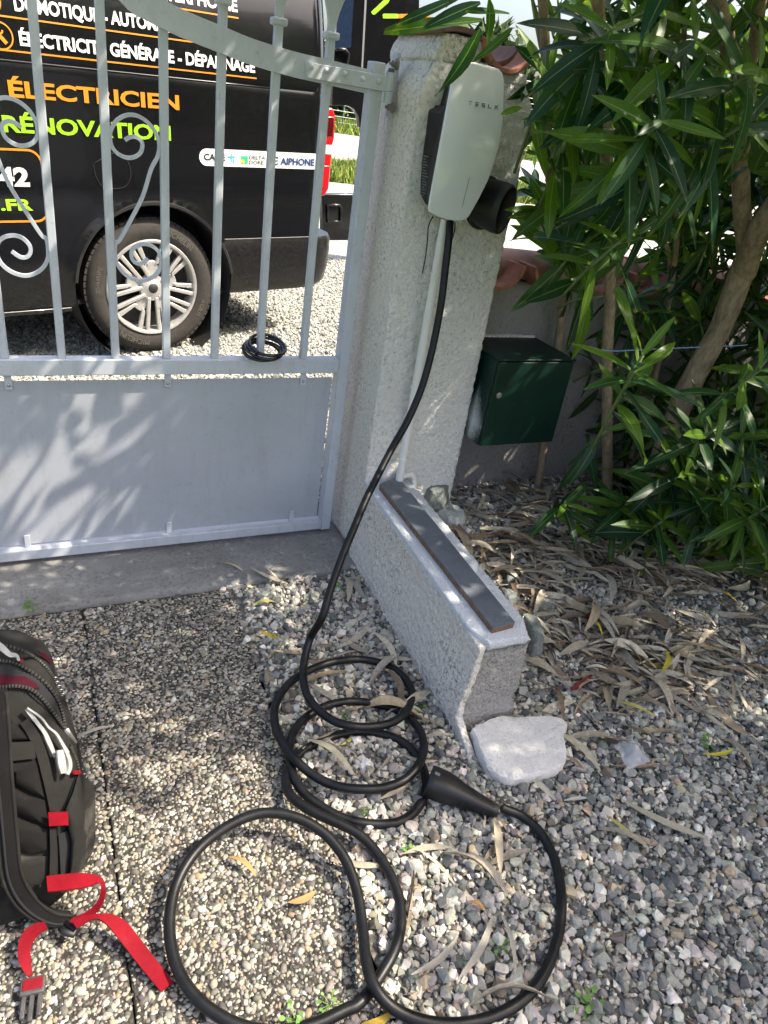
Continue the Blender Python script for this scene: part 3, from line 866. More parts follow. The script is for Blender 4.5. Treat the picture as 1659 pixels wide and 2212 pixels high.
for c in ((745, 2182, 0), (680, 2212, 0), (610, 2228, 0), (540, 2222, 0.004), (475, 2195, 0.008), (415, 2145, 0.012), (377, 2075, 0.016), (366, 1990, 0.022), (383, 1905, 0.030), (430, 1832, 0.042), (500, 1780, 0.056), (570, 1756, 0.062), (640, 1766, 0.058), (700, 1800, 0.046), (745, 1855, 0.032), (771, 1925, 0.020), (783, 2000, 0.016), (790, 2070, 0.022), (808, 2130, 0.026), (850, 2178, 0.016), (920, 2207, 0.004), (1000, 2211, 0.0), (1080, 2190, 0.0), (1150, 2140, 0.0), (1195, 2060, 0.0), (1213, 1965, 0.0), (1203, 1875, 0.002), (1172, 1805, 0.006), (1130, 1765, 0.012), (1085, 1746, 0.018)): gd(*c)
cable = empty('charging_cable', cab[60], 'long black charging cable hanging from the charger and coiled on the ground', 'cable')
MB().tube(spline(cab, 6), R_, 14).build('cord', M['black_rubber'], cable, smooth=True, sharp=60)
# connector
k0 = at(*K8(1172, 770), Z=0.016); k1 = at(*K8(868, 638), Z=0.030)
d = k1 - k0; L = d.length; d.normalize()
sd = Vector((0, 0, 1)).cross(d).normalized(); upv = d.cross(sd)
secs = [(0.0, 0.0125, 0.0125, 0.0), (0.03, 0.0145, 0.0145, 0.0), (0.10, 0.0155, 0.0155, 0), (0.22, 0.018, 0.018, 0), (0.38, 0.0215, 0.022, 0.001), (0.52, 0.0245, 0.025, 0.002), (0.66, 0.030, 0.029, 0.004), (0.76, 0.0335, 0.031, 0.004), (0.90, 0.0345, 0.031, 0.004), (0.985, 0.034, 0.0305, 0.004), (1.0, 0.032, 0.029, 0.004), (1.0, 0.0275, 0.0245, 0.004), (0.93, 0.027, 0.024, 0.004)]
vs, fs = [], []
for t, a, b, oz in secs:
    c = k0 + d * (L * t) + Vector((0, 0, oz))
    for k in range(24):
        an = 2 * math.pi * k / 24
        ca, sa = math.cos(an), math.sin(an)
        pwr = 0.75
        vs.append(c + sd * (a * math.copysign(abs(ca) ** pwr, ca)) + upv * (b * math.copysign(abs(sa) ** pwr, sa)))
for i in range(len(secs) - 1):
    for k in range(24):
        l = (k + 1) % 24; fs.append((i * 24 + k, i * 24 + l, (i + 1) * 24 + l, (i + 1) * 24 + k))
fs.append(tuple(range(24))); fs.append(tuple((len(secs) - 1) * 24 + k for k in range(24)))
con_o = MB().add(vs, fs).build('connector', M['black_plastic'], cable, smooth=True, sharp=40)
Mc = Matrix(((d.x, sd.x, upv.x, 0), (d.y, sd.y, upv.y, 0), (d.z, sd.z, upv.z, 0), (0, 0, 0, 1)))
Mc.translation = k0 + d * (L * 0.90) + Vector((0, 0, 0.033))
MB().box(-0.006, 0.006, -0.004, 0.004, -0.001, 0.0025, Mc).build('latch_window', M['grey_label'], con_o, bevel=0.0006)
for i in range(9):
    t = 0.30 + i * 0.028
    c = k0 + d * (L * t); rr = 0.0205 + i * 0.0006
    MB().tube([c + (sd * math.cos(a) + upv * math.sin(a)) * rr for a in [2 * math.pi * k / 18 for k in range(18)]], 0.0012, 6, closed=True).build('grip_rib', M['black_plastic'], con_o, smooth=True)

# ---- green mailbox
mbx = empty('mailbox', (1.42, 1.9, 0.41), 'dark green metal mailbox with white overspray fixed to the boundary wall', 'mailbox')
def green():
    t = NT('green_paint'); v = t.coord()
    g = t.ramp(t.noise(v, 14, 6), [(0.3, (0.0015, 0.017, 0.012)), (0.7, (0.0022, 0.025, 0.017))])
    sep = t.n('ShaderNodeSeparateXYZ'); t.l(v, sep.inputs[0])
    # overspray: a soft cloud of white paint on the side that meets the pillar
    zz_ = t.math('ABSOLUTE', t.math('SUBTRACT', sep.outputs['Z'], 0.475))
    yy_ = t.math('SUBTRACT', 1.875, sep.outputs['Y'])
    dd = t.math('ADD', t.math('MULTIPLY', zz_, 5.0), t.math('MULTIPLY', t.math('ABSOLUTE', t.math('SUBTRACT', sep.outputs['Y'], 1.83)), 9.0))
    dd = t.math('ADD', dd, t.math('MULTIPLY', t.noise(v, 260, 3), 0.7))
    near = t.ramp(dd, [(0.45, 0.85), (1.15, 0.0)])
    edge_ = t.ramp(t.math('ADD', sep.outputs['Y'], t.math('MULTIPLY', t.noise(v, 200, 3), 0.05)), [(0.0, 0.0), (1.0, 1.0)])
    mask = t.math('MULTIPLY', near, t.ramp(sep.outputs['X'], [(0.0, 1.0), (1.0, 1.0)]))
    lt2 = t.math('LESS_THAN', sep.outputs['X'], 1.2695)
    dust = t.ramp(t.noise(v, 40, 7, 0.7), [(0.62, 0.0), (0.8, 0.35)])
    c = t.mix(t.math('MULTIPLY', mask, lt2), g, (0.75, 0.78, 0.80))
    c = t.mix(dust, c, (0.16, 0.18, 0.16))
    return t.set(c, 0.5, t.bump(t.noise(v, 320, 3), 0.12, 0.001), **{'Specular IOR Level': 0.3})
M['green'] = green()
MB().box(1.268, 1.566, 1.768, 1.998, 0.410, 0.700).build('case', M['green'], mbx, bevel=0.004)
MB().box(1.2675, 1.5675, 1.757, 2.0, 0.7005, 0.706).build('lid', M['green'], mbx, bevel=0.002)
dr = MB().box(1.272, 1.562, 1.756, 1.7665, 0.414, 0.697).build('door', M['green'], mbx, bevel=0.002)
lkp = at(*K4(1152, 688), Y=1.756)
MB().lathe([(0.0005, 0.004), (0.005, 0.004), (0.0065, 0.003), (0.0095, 0.003), (0.0105, 0.0), (0.0105, -0.003)], Matrix.Translation(lkp) @ Matrix.Rotation(rad(90), 4, 'X'), 20).build('lock', M['metal'], dr, smooth=True, sharp=30)
# seam of mortar along the lid where it meets the wall
rough_box('mortar_bead', 1.27, 1.56, 1.982, 2.004, 0.704, 0.714, 0.008, 0.003, M['cream'], None, 40, bw)

# ================================================================== GATE
gt = empty('gate', (0.86, 1.985, 0), 'pale blue-grey painted iron gate leaf with solid lower panel', 'gate')
YF, YB = 1.968, 2.008
GX = [at(*c, Y=1.978).x for c in ((133, 700), (246, 700), (358, 700), (469, 700), (567, 700), (661, 700))]
gx = [float(np.mean([at(*K2(cx, 505), Y=1.976).x])) for cx in (16, 250, 473, 682, 880, 1068, 1243)]
step = (gx[-1] - gx[0]) / 6
bars_x = [gx[-1] - step * i for i in range(13)]
MB().box(0.834, 0.868, YF, 2.014, 0.012, 1.420).build('post', M['gate'], gt, bevel=0.003)
GL = bars_x[-1] - 0.10
MB().box(GL - 0.04, GL, YF, YB, 0.012, 1.9).build('post', M['gate'], gt, bevel=0.003)
MB().box(GL, 0.834, YF + 0.001, YB - 0.001, 0.588, 0.632).build('middle_rail', M['gate'], gt, bevel=0.003)
MB().box(GL, 0.834, YF + 0.001, YB - 0.001, 0.016, 0.050).build('bottom_rail', M['gate'], gt, bevel=0.003)
# sheet panel
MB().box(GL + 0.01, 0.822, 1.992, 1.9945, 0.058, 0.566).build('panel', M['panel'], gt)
for cx, cy in ((110, 1265), (692, 1205), (1197, 1150)):
    p = at(*K2(cx, cy), Y=1.975)
    MB().box(p.x - 0.008, p.x + 0.008, 1.984, 1.989, 0.051, 0.092).build('clip', M['gate'], gt, bevel=0.001)
for cx in (32, 685, 1238):
    p = at(*K2(cx, 620), Y=1.985)
    MB().box(p.x - 0.009, p.x + 0.009, 1.985, 1.9905, 0.545, 0.5875).build('clip', M['gate'], gt, bevel=0.001)
    MB().lathe([(0.0003, 0.003), (0.0035, 0.0025), (0.005, 0.0)], Matrix.Translation((p.x, 1.9848, 0.557)) @ Matrix.Rotation(rad(90), 4, 'X'), 12).build('screw', M['metal'], gt, smooth=True)
# swooping top rail
rp = [at(*K1(*c), Y=1.978) for c in ((1590, 348), (1500, 333), (1420, 315), (1300, 287), (1200, 264), (1100, 236), (1000, 203), (895, 160), (800, 122), (700, 78), (600, 25), (545, -8))]
dl = (rp[-1] - rp[-3]) / 2
last = rp[-1]
for i in range(1, 14):
    t_ = i / 13.0
    rp.append(Vector((last.x - 0.068 * i, 1.978, last.z + 0.058 * i - 0.0016 * i * i)))
rp = [Vector((p.x, 1.978, p.z)) for p in rp]
tr = spline(rp[1:], 4)
def rail_z(x):
    b = min(tr, key=lambda p: abs(p.x - x)); return b.z
hw = 0.0265
vs, fs = [], []
for i, p in enumerate(tr):
    a = tr[max(0, i - 1)]; b = tr[min(len(tr) - 1, i + 1)]
    t = (b - a).normalized(); nn = Vector((-t.z, 0, t.x))
    if nn.z < 0: nn = -nn
    for w, y in ((-hw, 1.966), (hw, 1.966), (hw, 1.976), (-hw, 1.976)):
        q_ = p + nn * w; vs.append(Vector((q_.x, y, q_.z)))
for i in range(len(tr) - 1):
    for k in range(4):
        l = (k + 1) % 4; fs.append((4 * i + k, 4 * i + l, 4 * i + 4 + l, 4 * i + 4 + k))
fs += [(3, 2, 1, 0), tuple(4 * (len(tr) - 1) + k for k in range(4))]
MB().add(vs, fs).build('top_rail', M['gate'], gt, bevel=0.0015)
# bars and finials
def finial_poly():
    half = [(0.0, 0.150), (0.007, 0.128), (0.0135, 0.100), (0.0145, 0.082), (0.012, 0.066), (0.0175, 0.082), (0.026, 0.096), (0.040, 0.098), (0.0425, 0.090), (0.032, 0.083), (0.024, 0.066), (0.016, 0.044), (0.0105, 0.022), (0.0105, 0.0)]
    return half + [(-x, y) for x, y in reversed(half[1:])]
fin_me = None
for i, bx_ in enumerate(bars_x):
    zt = rail_z(bx_)
    over = 0.075 if i <= 2 else 0.09
    MB().box(bx_ - 0.010, bx_ + 0.010, 1.9762, 1.9962, 0.6315, zt + over).build('bar', M['gate'], gt, bevel=0.002)
    zb = zt + over - 0.005
    MB().box(bx_ - 0.018, bx_ + 0.018, 1.968, 2.004, zb, zb + 0.016).build('collar', M['gate'], gt, bevel=0.004)
    Mf = Matrix(((1, 0, 0, bx_), (0, 0, 1, 1.980), (0, 1, 0, zb + 0.014), (0, 0, 0, 1)))
    MB().prism(finial_poly(), Mf, 0.012).build('finial', M['gate'], gt, bevel=0.004, seg=3)
# hinge strap with rivets
sv = [at(*K1(*c), Y=1.962) for c in ((1245, 250), (1580, 310), (1592, 378), (1248, 318))]
mb = MB(); mb.add([Vector((p.x, 1.9595, p.z)) for p in sv] + [Vector((p.x, 1.9655, p.z)) for p in sv], [(0, 1, 2, 3), (7, 6, 5, 4)] + [(i, (i + 1) % 4, 4 + (i + 1) % 4, 4 + i) for i in range(4)])
strap = mb.build('hinge_strap', M['gate'], gt, bevel=0.0015)
for c in ((1272, 272), (1333, 288), (1409, 302), (1480, 323), (1545, 333)):
    p = at(*K1(*c), Y=1.9595)
    MB().lathe([(0.0003, 0.0045), (0.004, 0.0038), (0.0065, 0.0018), (0.0072, -0.0005)], Matrix.Translation((p.x, 1.9595, p.z)) @ Matrix.Rotation(rad(90), 4, 'X'), 14).build('rivet', M['gate'], strap, smooth=True)
hb = at(*K1(1590, 350), Y=1.965)
MB().tube([(0.884, 1.966, 1.332), (0.884, 1.966, 1.3585)], 0.0118, 16).build('hinge_barrel', M['gate'], strap, smooth=True, sharp=40)
MB().tube([(0.884, 1.966, 1.3605), (0.884, 1.966, 1.402)], 0.0125, 16).build('hinge_barrel', M['gate'], strap, smooth=True, sharp=40)
MB().tube([(0.884, 1.966, 1.402), (0.884, 1.966, 1.411)], 0.008, 6).build('hinge_pin', M['rust'], strap)
# scrolls
up_ = [KS(*c) for c in ((815, 915), (845, 898), (880, 893), (918, 915), (930, 950), (915, 1000), (870, 1028), (820, 1028), (765, 1000), (728, 950), (718, 890), (728, 840), (765, 785), (830, 752), (900, 758), (965, 800), (1015, 865), (1040, 940), (1030, 1020), (985, 1110))]
lo_ = [K1(583, 800), K1(530, 905), K1(488, 980)] + [KW(*c) for c in ((530, 325), (525, 400), (540, 490), (590, 565), (660, 615), (735, 633), (820, 610), (880, 555), (900, 480), (880, 400), (830, 352), (760, 332), (700, 348), (660, 395), (660, 445), (690, 485), (740, 492), (795, 455))]
sp = [at(*c, Y=1.986) for c in up_ + lo_]
mid_r = (bars_x[4] + bars_x[3]) / 2
mid_l = (bars_x[6] + bars_x[5]) / 2
for mir in (False, True):
    pts = spline([Vector((mid_l - (p.x - mid_r), p.y, p.z)) if mir else p for p in sp], 5)
    MB().tube(pts, 0.0068, 4, flat=0.9, up=(0, 1, 0)).build('scroll', M['gate'], gt, bevel=0.0015)

# ---- coiled cable lock round a gate bar
lk = empty('cable_lock', (bars_x[1], 1.98, 0.632), 'small coil of black cable looped round a gate bar on the middle rail', 'cable lock')
pts = []
cxk = at(*K2(1085, 515), Y=1.965)
N = 190
for i in range(N):
    a = 2 * math.pi * i / N * 4.6
    r = 0.054 + 0.007 * math.sin(i * 0.13)
    k = i / N
    x_ = bars_x[1] + 0.006 + r * math.cos(a) + 0.006 * k
    yv = r * 0.95 * math.sin(a)
    pts.append(Vector((x_, 1.972 + yv, 0.648 + 0.034 * k + 0.003 * math.sin(a * 1.7) + 0.24 * yv)))
MB().tube(pts, 0.0046, 10).build('cord', M['black_gloss'], lk, smooth=True, sharp=60)
MB().tube([pts[-1], pts[-1] + (pts[-1] - pts[-3]).normalized() * 0.03], 0.0075, 12).build('lock_barrel', M['black_gloss'], lk, bevel=0.001)

# ================================================================== PARKED VAN
VU = Vector((0.971, 0.234, 0.045)).normalized()
VI = Vector((0, 0, 1)).cross(VU).normalized()
VZ = VU.cross(VI)
VO = Vector((0.565, 3.908, -0.004))
van = empty('parked_van', (0, 0, 0), 'black tradesman van with coloured lettering parked behind the gate', 'van')
MV = Matrix(((VU.x, VI.x, VZ.x, VO.x), (VU.y, VI.y, VZ.y, VO.y), (VU.z, VI.z, VZ.z, VO.z), (0, 0, 0, 1)))
van.matrix_world = MV
def vpart(mb, name, mat, parent=None, **kw):
    o = mb.build(name, mat, None, **kw)
    o.parent = parent or van
    return o
def vp(px, py, yo=-0.03):
    d = Vector(ray(px, py)); c = Vector((0, 0, H))
    t = (VO + VI * yo - c).dot(VI) / d.dot(VI)
    p = c + d * t - VO
    return p.dot(VU), p.dot(VZ)
def paint(name, col, rough=0.16, dust=0.25):
    t = NT(name); v = t.coord()
    sep = t.n('ShaderNodeSeparateXYZ'); t.l(v, sep.inputs[0])
    dn = t.noise(v, 60, 8, 0.75); dn2 = t.noise(v, 4, 5)
    spk = t.ramp(t.noise(v, 420, 2), [(0.66, 0.0), (0.72, 1.0)])
    c = t.mix(t.math('MULTIPLY', t.ramp(dn, [(0.45, 0.0), (0.75, 1.0)]), dust), col, (0.07, 0.065, 0.06))
    c = t.mix(t.math('MULTIPLY', spk, 0.4 * dust), c, (0.22, 0.21, 0.20))
    return t.set(c, t.ramp(dn2, [(0.3, rough), (0.7, rough + 0.12)]), None, **{'Coat Weight': 0.3, 'Coat Roughness': 0.05, 'Specular IOR Level': 0.35})
M['vanpaint'] = paint('black_van_paint', (0.0045, 0.0048, 0.006), 0.12, 0.05)
M['bumper'] = paint('dusty_bumper_paint', (0.007, 0.007, 0.008), 0.25, 0.25)
M['vdark'] = simple('underbody', (0.006, 0.006, 0.006), 0.9, 0.2)
M['tyre'] = simple('dusty_tyre', (0.026, 0.0235, 0.021), 0.85, 0.35, 45, 0.3, 220)
M['tyretext'] = simple('tyre_lettering', (0.10, 0.09, 0.08), 0.8, 0.2, 45)
M['alloy'] = simple('silver_alloy', (0.52, 0.51, 0.49), 0.38, 0.14, 40, 0.05, Metallic=0.55)
M['brake'] = simple('dark_brake', (0.02, 0.02, 0.022), 0.6, 0.4, 40)
def vinyl(name, col, rough=0.5): return simple(name, col, rough, 0.02, 10)  # plain matte vinyl colour, nothing emits
M['white_vinyl'] = vinyl('white_vinyl', (0.62, 0.62, 0.62)); M['orange_vinyl'] = vinyl('orange_vinyl', (0.56, 0.20, 0.006))
M['lime_vinyl'] = vinyl('lime_vinyl', (0.24, 0.52, 0.008)); M['blue_vinyl'] = vinyl('blue_vinyl', (0.015, 0.045, 0.16))
M['cyan_vinyl'] = vinyl('cyan_vinyl', (0.05, 0.38, 0.68)); M['green_vinyl'] = vinyl('green_vinyl', (0.02, 0.42, 0.20))
M['dark_vinyl'] = vinyl('dark_vinyl', (0.012, 0.012, 0.014)); M['yellow_vinyl'] = vinyl('yellow_vinyl', (0.55, 0.65, 0.05))
M['red_lens'] = simple('red_lens', (0.42, 0.008, 0.012), 0.1, 0.25, 18, **{'Coat Weight': 1.0, 'Coat Roughness': 0.03})
M['dark_red_lens'] = simple('dark_red_lens', (0.07, 0.003, 0.006), 0.12, 0.2, 18, **{'Coat Weight': 1.0, 'Coat Roughness': 0.03})
M['clear_lens'] = simple('clear_lens', (0.55, 0.55, 0.55), 0.1, 0.15, 40, **{'Coat Weight': 1.0})
M['sky_glass'] = simple('sky_blue_glass', (0.012, 0.022, 0.045), 0.06, 0.1, 10, **{'Coat Weight': 1.0, 'Coat Roughness': 0.02})  # blue of the reflected sky put into the glass colour

def skin(z):
    y = -0.03
    if z > 1.25: y += 0.12 * ((z - 1.25) / 0.65) ** 2
    if z < 0.55: y += 0.04 * ((0.55 - z) / 0.3) ** 1.5
    if 1.285 < z < 1.32: y += 0.006 * math.sin((z - 1.285) / 0.035 * math.pi)      # shoulder crease
    y += 0.010 * math.exp(-((z - 0.80) / 0.05) ** 2)
    return y
AC, AR = (0.03, 0.349), 0.415
FC = (-3.30, 0.349)
def side_skin(inner=False):
    xs = list(np.arange(-4.15, 1.045, 0.017)); zs = list(np.arange(0.283, 1.905, 0.017))
    V = []; idx = {}
    F = []
    nx, nz = len(xs), len(zs)
    def arch_flare(x, z):
        r = math.hypot(x - AC[0], z - AC[1])
        return -0.012 * math.exp(-((r - AR) / 0.03) ** 2)
    def ok(x, z):
        for c in (AC, FC):
            if math.hypot(x - c[0], z - c[1]) < AR: return False
        if x > 0.40 and z < 0.585: return False            # the bumper fills this corner
        if x < -3.6 and z > 1.05 + (x + 4.15) * 0.9: return False
        return True
    good = {}
    for i, x in enumerate(xs):
        for k, z in enumerate(zs):
            good[(i, k)] = ok(x, z)
    def vid(i, k):
        if (i, k) in idx: return idx[(i, k)]
        x, z = xs[i], zs[k]
        near = False
        for c in (AC, FC):
            r = math.hypot(x - c[0], z - c[1])
            if AR - 0.017 <= r < AR + 0.024:
                s = AR / r; x, z = c[0] + (x - c[0]) * s, c[1] + (z - c[1]) * s
        y = skin(z) + arch_flare(x, z)
        if x > 0.93: y += 0.09 * ((x - 0.93) / 0.11) ** 2
        idx[(i, k)] = len(V); V.append((x, y, z)); return idx[(i, k)]
    for i in range(nx - 1):
        for k in range(nz - 1):
            cnt = sum(good[c] for c in ((i, k), (i + 1, k), (i, k + 1), (i + 1, k + 1)))
            cx_, cz_ = (xs[i] + xs[i + 1]) / 2, (zs[k] + zs[k + 1]) / 2
            if cnt >= 3 or (cnt == 2 and all(math.hypot(cx_ - c[0], cz_ - c[1]) > AR - 0.002 for c in (AC, FC)) and ok(cx_, cz_)):
                F.append((vid(i, k), vid(i + 1, k), vid(i + 1, k + 1), vid(i, k + 1)))
    return V, F
V_, F_ = side_skin()
vpart(MB().add(V_, F_), 'side_panel', M['vanpaint'], smooth=True, sharp=35, fix=False)
# far side, roof, rear face, nose, floor
W_ = 1.90
V2 = [(x, W_ - y - 0.0, z) for x, y, z in V_]
vpart(MB().add(V2, [tuple(reversed(f)) for f in F_]), 'side_panel', M['vanpaint'], smooth=True, sharp=35, fix=False)
yt = skin(1.90)
mb = MB(); ys_ = fr(yt, W_ - yt, 14)
vs = []; fs = []
for x in fr(-3.0, 1.045, 12):
    for i, y in enumerate(ys_):
        t = 2 * (i / 13) - 1
        vs.append((x, y, 1.897 + 0.05 * (1 - t ** 4)))
for a in range(11):
    for b in range(13): fs.append((a * 14 + b, (a + 1) * 14 + b, (a + 1) * 14 + b + 1, a * 14 + b + 1))
vpart(mb.add(vs, fs), 'roof', M['vanpaint'], smooth=True)
mb = MB(); vs = []; fs = []
zz_ = fr(0.55, 1.93, 16)
for z in zz_:
    y0 = skin(min(z, 1.9)) + 0.085
    for i in range(13):
        t = i / 12; vs.append((1.042 + 0.03 * math.sin(math.pi * t) ** 0.5, y0 + (W_ - 2 * y0) * t, z))
for a in range(15):
    for b in range(12): fs.append((a * 13 + b, a * 13 + b + 1, (a + 1) * 13 + b + 1, (a + 1) * 13 + b))
vpart(mb.add(vs, fs), 'rear_face', M['vanpaint'], smooth=True)
mb = MB(); prof = [(-4.15, 0.30), (-4.30, 0.45), (-4.30, 0.85), (-4.15, 1.05), (-3.6, 1.30), (-3.0, 1.88)]
vs = [(x, y, z) for x, z in prof for y in (0.02, W_ - 0.02)]
vpart(mb.add(vs, [(2 * i, 2 * i + 1, 2 * i + 3, 2 * i + 2) for i in range(5)]), 'bonnet', M['vanpaint'], smooth=True, sharp=50)
vpart(MB().box(-4.1, 1.02, 0.04, W_ - 0.04, 0.28, 0.30), 'floor_pan', M['vdark'])
vpart(MB().box(-0.5, 1.0, 0.30, 0.34, 0.30, 1.2), 'inner_wall', M['vdark'])
# wheel arch liner
for c in (AC, FC):
    Ml = Matrix.Translation((c[0], -0.02, c[1])) @ Matrix.Rotation(rad(-90), 4, 'X')
    vpart(MB().lathe([(AR - 0.002, 0.0), (AR - 0.004, 0.32), (0.05, 0.322)], Ml, 40), 'wheel_arch', M['vdark'], smooth=True, sharp=40)
    Ml = Matrix.Translation((c[0], skin(0.5) - 0.010, c[1])) @ Matrix.Rotation(rad(-90), 4, 'X')
    a0, a1 = rad(188), rad(352)
    vpart(MB().lathe([(AR + 0.012, 0.006), (AR + 0.006, -0.004), (AR - 0.006, -0.004), (AR - 0.012, 0.01)], Ml, 40, a0=a0, a1=a1), 'arch_lip', M['vdark'], smooth=True, sharp=40)
# sill and shoulder trims
vpart(MB().box(-2.85, -0.405, -0.008, 0.05, 0.262, 0.283), 'sill', M['bumper'], bevel=0.004)
vpart(MB().tube([(x, skin(1.30) - 0.001, 1.302) for x in fr(-2.9, 0.72, 12)], 0.005, 8, flat=1.6), 'side_rail', M['black_gloss'], smooth=True)
# fuel flap: a shallow outline
fl = spline([Vector((x, 0, z)) for x, z in ((-0.245, 0.93), (-0.16, 0.975), (-0.10, 0.965), (-0.075, 0.91), (-0.085, 0.86), (-0.12, 0.83), (-0.20, 0.83), (-0.235, 0.87), (-0.245, 0.93))], 5)
vpart(MB().tube([Vector((p.x, skin(p.z) - 0.0005, p.z)) for p in fl], 0.0022, 6), 'fuel_flap', M['vdark'], smooth=True)
# rear bumper: wraps the corner
mb = MB(); vs = []; fs = []
plan = [(0.452, 0.0), (0.60, 0.0), (0.75, 0.0), (0.90, 0.0), (1.00, 0.006), (1.07, 0.022), (1.115, 0.055), (1.145, 0.11), (1.16, 0.25), (1.165, 0.95), (1.16, 1.55), (1.12, 1.72), (1.06, 1.86), (0.9, 1.90), (0.5, 1.90)]
hz = [(0.286, 0.045), (0.32, 0.018), (0.40, 0.004), (0.50, -0.002), (0.565, -0.002), (0.583, 0.006)]
cxm, cym = 0.4, 0.95
for z, inn in hz:
    for (x, y) in plan:
        yy = -0.028 + y + (inn if y < 0.5 else -inn if y > 1.4 else 0); xx = x - inn * (1 if x > 0.9 else 0)
        if x < 0.5: xx = 0.03 + math.sqrt(max(0.0, (AR + 0.004) ** 2 - (z - 0.349) ** 2))
        vs.append((xx, yy, z))
m = len(plan)
for a in range(len(hz) - 1):
    for b in range(m - 1): fs.append((a * m + b, a * m + b + 1, (a + 1) * m + b + 1, (a + 1) * m + b))
fs.append(tuple((len(hz) - 1) * m + k for k in range(m)))
fs.append(tuple(range(m)))
vpart(mb.add(vs, fs), 'rear_bumper', M['bumper'], smooth=True, sharp=40)
vpart(MB().tube([(0.40, skin(0.585) - 0.003, 0.586), (0.98, skin(0.585) - 0.001, 0.586)], 0.0016, 6), 'bumper_seam', M['grey_label'])
# tail lamp
tl = vpart(MB().prism([(0.985, 0.806), (1.035, 0.800), (1.060, 0.84), (1.066, 1.0), (1.066, 1.05), (1.078, 1.10), (1.076, 1.20), (1.055, 1.242), (1.0, 1.238)], Matrix(((1, 0, 0, 0), (0, 0, 1, -0.022), (0, 1, 0, 0), (0, 0, 0, 1))), 0.13), 'tail_lamp', M['red_lens'], bevel=0.012, seg=3)
vpart(MB().box(1.004, 1.066, -0.0245, 0.0, 1.10, 1.20), 'dark_lens', M['dark_red_lens'], tl, bevel=0.006)
vpart(MB().box(1.010, 1.0735, -0.0245, 0.02, 1.012, 1.062), 'clear_lens', M['clear_lens'], tl, bevel=0.005)
vpart(MB().box(1.004, 1.056, -0.0245, 0.0, 0.84, 0.96), 'lower_lens', M['red_lens'], tl, bevel=0.006)
# wheels
def wheel(cx_, detail=True):
    w = vpart(MB().lathe([(0.232, 0.04), (0.238, 0.012), (0.246, 0.004), (0.280, -0.004), (0.308, -0.002), (0.326, 0.010), (0.338, 0.026), (0.344, 0.05), (0.344, 0.175), (0.33, 0.21), (0.22, 0.215)],
              Matrix.Translation((cx_, 0.0, 0.345)) @ Matrix.Rotation(rad(-90), 4, 'X'), 64), 'wheel', M['tyre'], smooth=True, sharp=35)
    Mw0 = Matrix.Translation((cx_, 0.0, 0.345)) @ Matrix.Rotation(rad(90), 4, 'X')     # local z towards the viewer
    Mw = Mw0 @ Matrix.Diagonal((1.09, 1.09, 1, 1))
    vpart(MB().lathe([(0.224, -0.004), (0.219, 0.004), (0.210, 0.002), (0.204, -0.012), (0.20, -0.10)], Mw, 56), 'rim', M['alloy'], w, smooth=True, sharp=40)
    vpart(MB().lathe([(0.0005, -0.075), (0.205, -0.075)], Mw, 32), 'brake_disc', M['brake'], w)
    vpart(MB().lathe([(0.0005, -0.055), (0.125, -0.055), (0.13, -0.075)], Mw, 32), 'brake_drum', M['vdark'], w, smooth=True, sharp=30)
    # tread blocks round the shoulder
    tb = MB()
    for i in range(64):
        Mt = Mw0 @ Matrix.Rotation(2 * math.pi * i / 64, 4, 'Z')
        tb.box(0.329, 0.3458, -0.0135, 0.0135, -0.06, -0.021, Mt)
        tb.box(0.338, 0.3462, -0.007, 0.0105, -0.14, -0.066, Mt)
    vpart(tb, 'tread', M['tyre'], w)
    for k in range(5):
        a = rad(-20 + 72 * k)
        for s in (-1, 1):
            Mt = Mw @ Matrix.Rotation(a, 4, 'Z')
            poly = [(0.045, s * 0.020 - 0.010), (0.206, s * 0.030 - 0.0095), (0.206, s * 0.030 + 0.0095), (0.045, s * 0.020 + 0.007)]
            poly = poly if s > 0 else [(x, -y) for x, y in [(0.045, 0.010), (0.206, 0.0205), (0.206, 0.0395), (0.045, 0.027)]]
            vpart(MB().prism(poly, Mt @ Matrix.Translation((0, 0, -0.026)), 0.022), 'spoke', M['alloy'], w, bevel=0.004)
        a2 = a + rad(36); Mt = Mw @ Matrix.Rotation(a2, 4, 'Z')
        vpart(MB().prism([(0.04, -0.028), (0.115, -0.030), (0.125, -0.012), (0.125, 0.012), (0.115, 0.030), (0.04, 0.028)], Mt @ Matrix.Translation((0, 0, -0.036)), 0.020), 'spoke_web', M['alloy'], w, bevel=0.004)
        for s in (-1, 1):
            vpart(MB().prism([(0.105, s * 0.014), (0.205, s * 0.052), (0.205, s * 0.078), (0.112, s * 0.034)], Mt @ Matrix.Translation((0, 0, -0.030)), 0.021), 'spoke', M['alloy'], w, bevel=0.004)
        Mb = Mw @ Matrix.Rotation(a2, 4, 'Z') @ Matrix.Translation((0.055, 0, -0.014))
        vpart(MB().lathe([(0.0005, 0.012), (0.006, 0.011), (0.0085, 0.006), (0.009, -0.006), (0.014, -0.006)], Mb, 12), 'wheel_bolt', M['metal'], w, smooth=True, sharp=40)
    vpart(MB().lathe([(0.0005, 0.002), (0.024, 0.0), (0.029, -0.004), (0.060, -0.010), (0.064, -0.03)], Mw, 28), 'hub', M['alloy'], w, smooth=True, sharp=40)
    vpart(MB().lathe([(0.0005, 0.006), (0.020, 0.0045), (0.0235, 0.0)], Mw, 24), 'hub_cap', M['brake'], w, smooth=True)
    return w, Mw0
w1, MW1 = wheel(0.012)
wheel(FC[0])

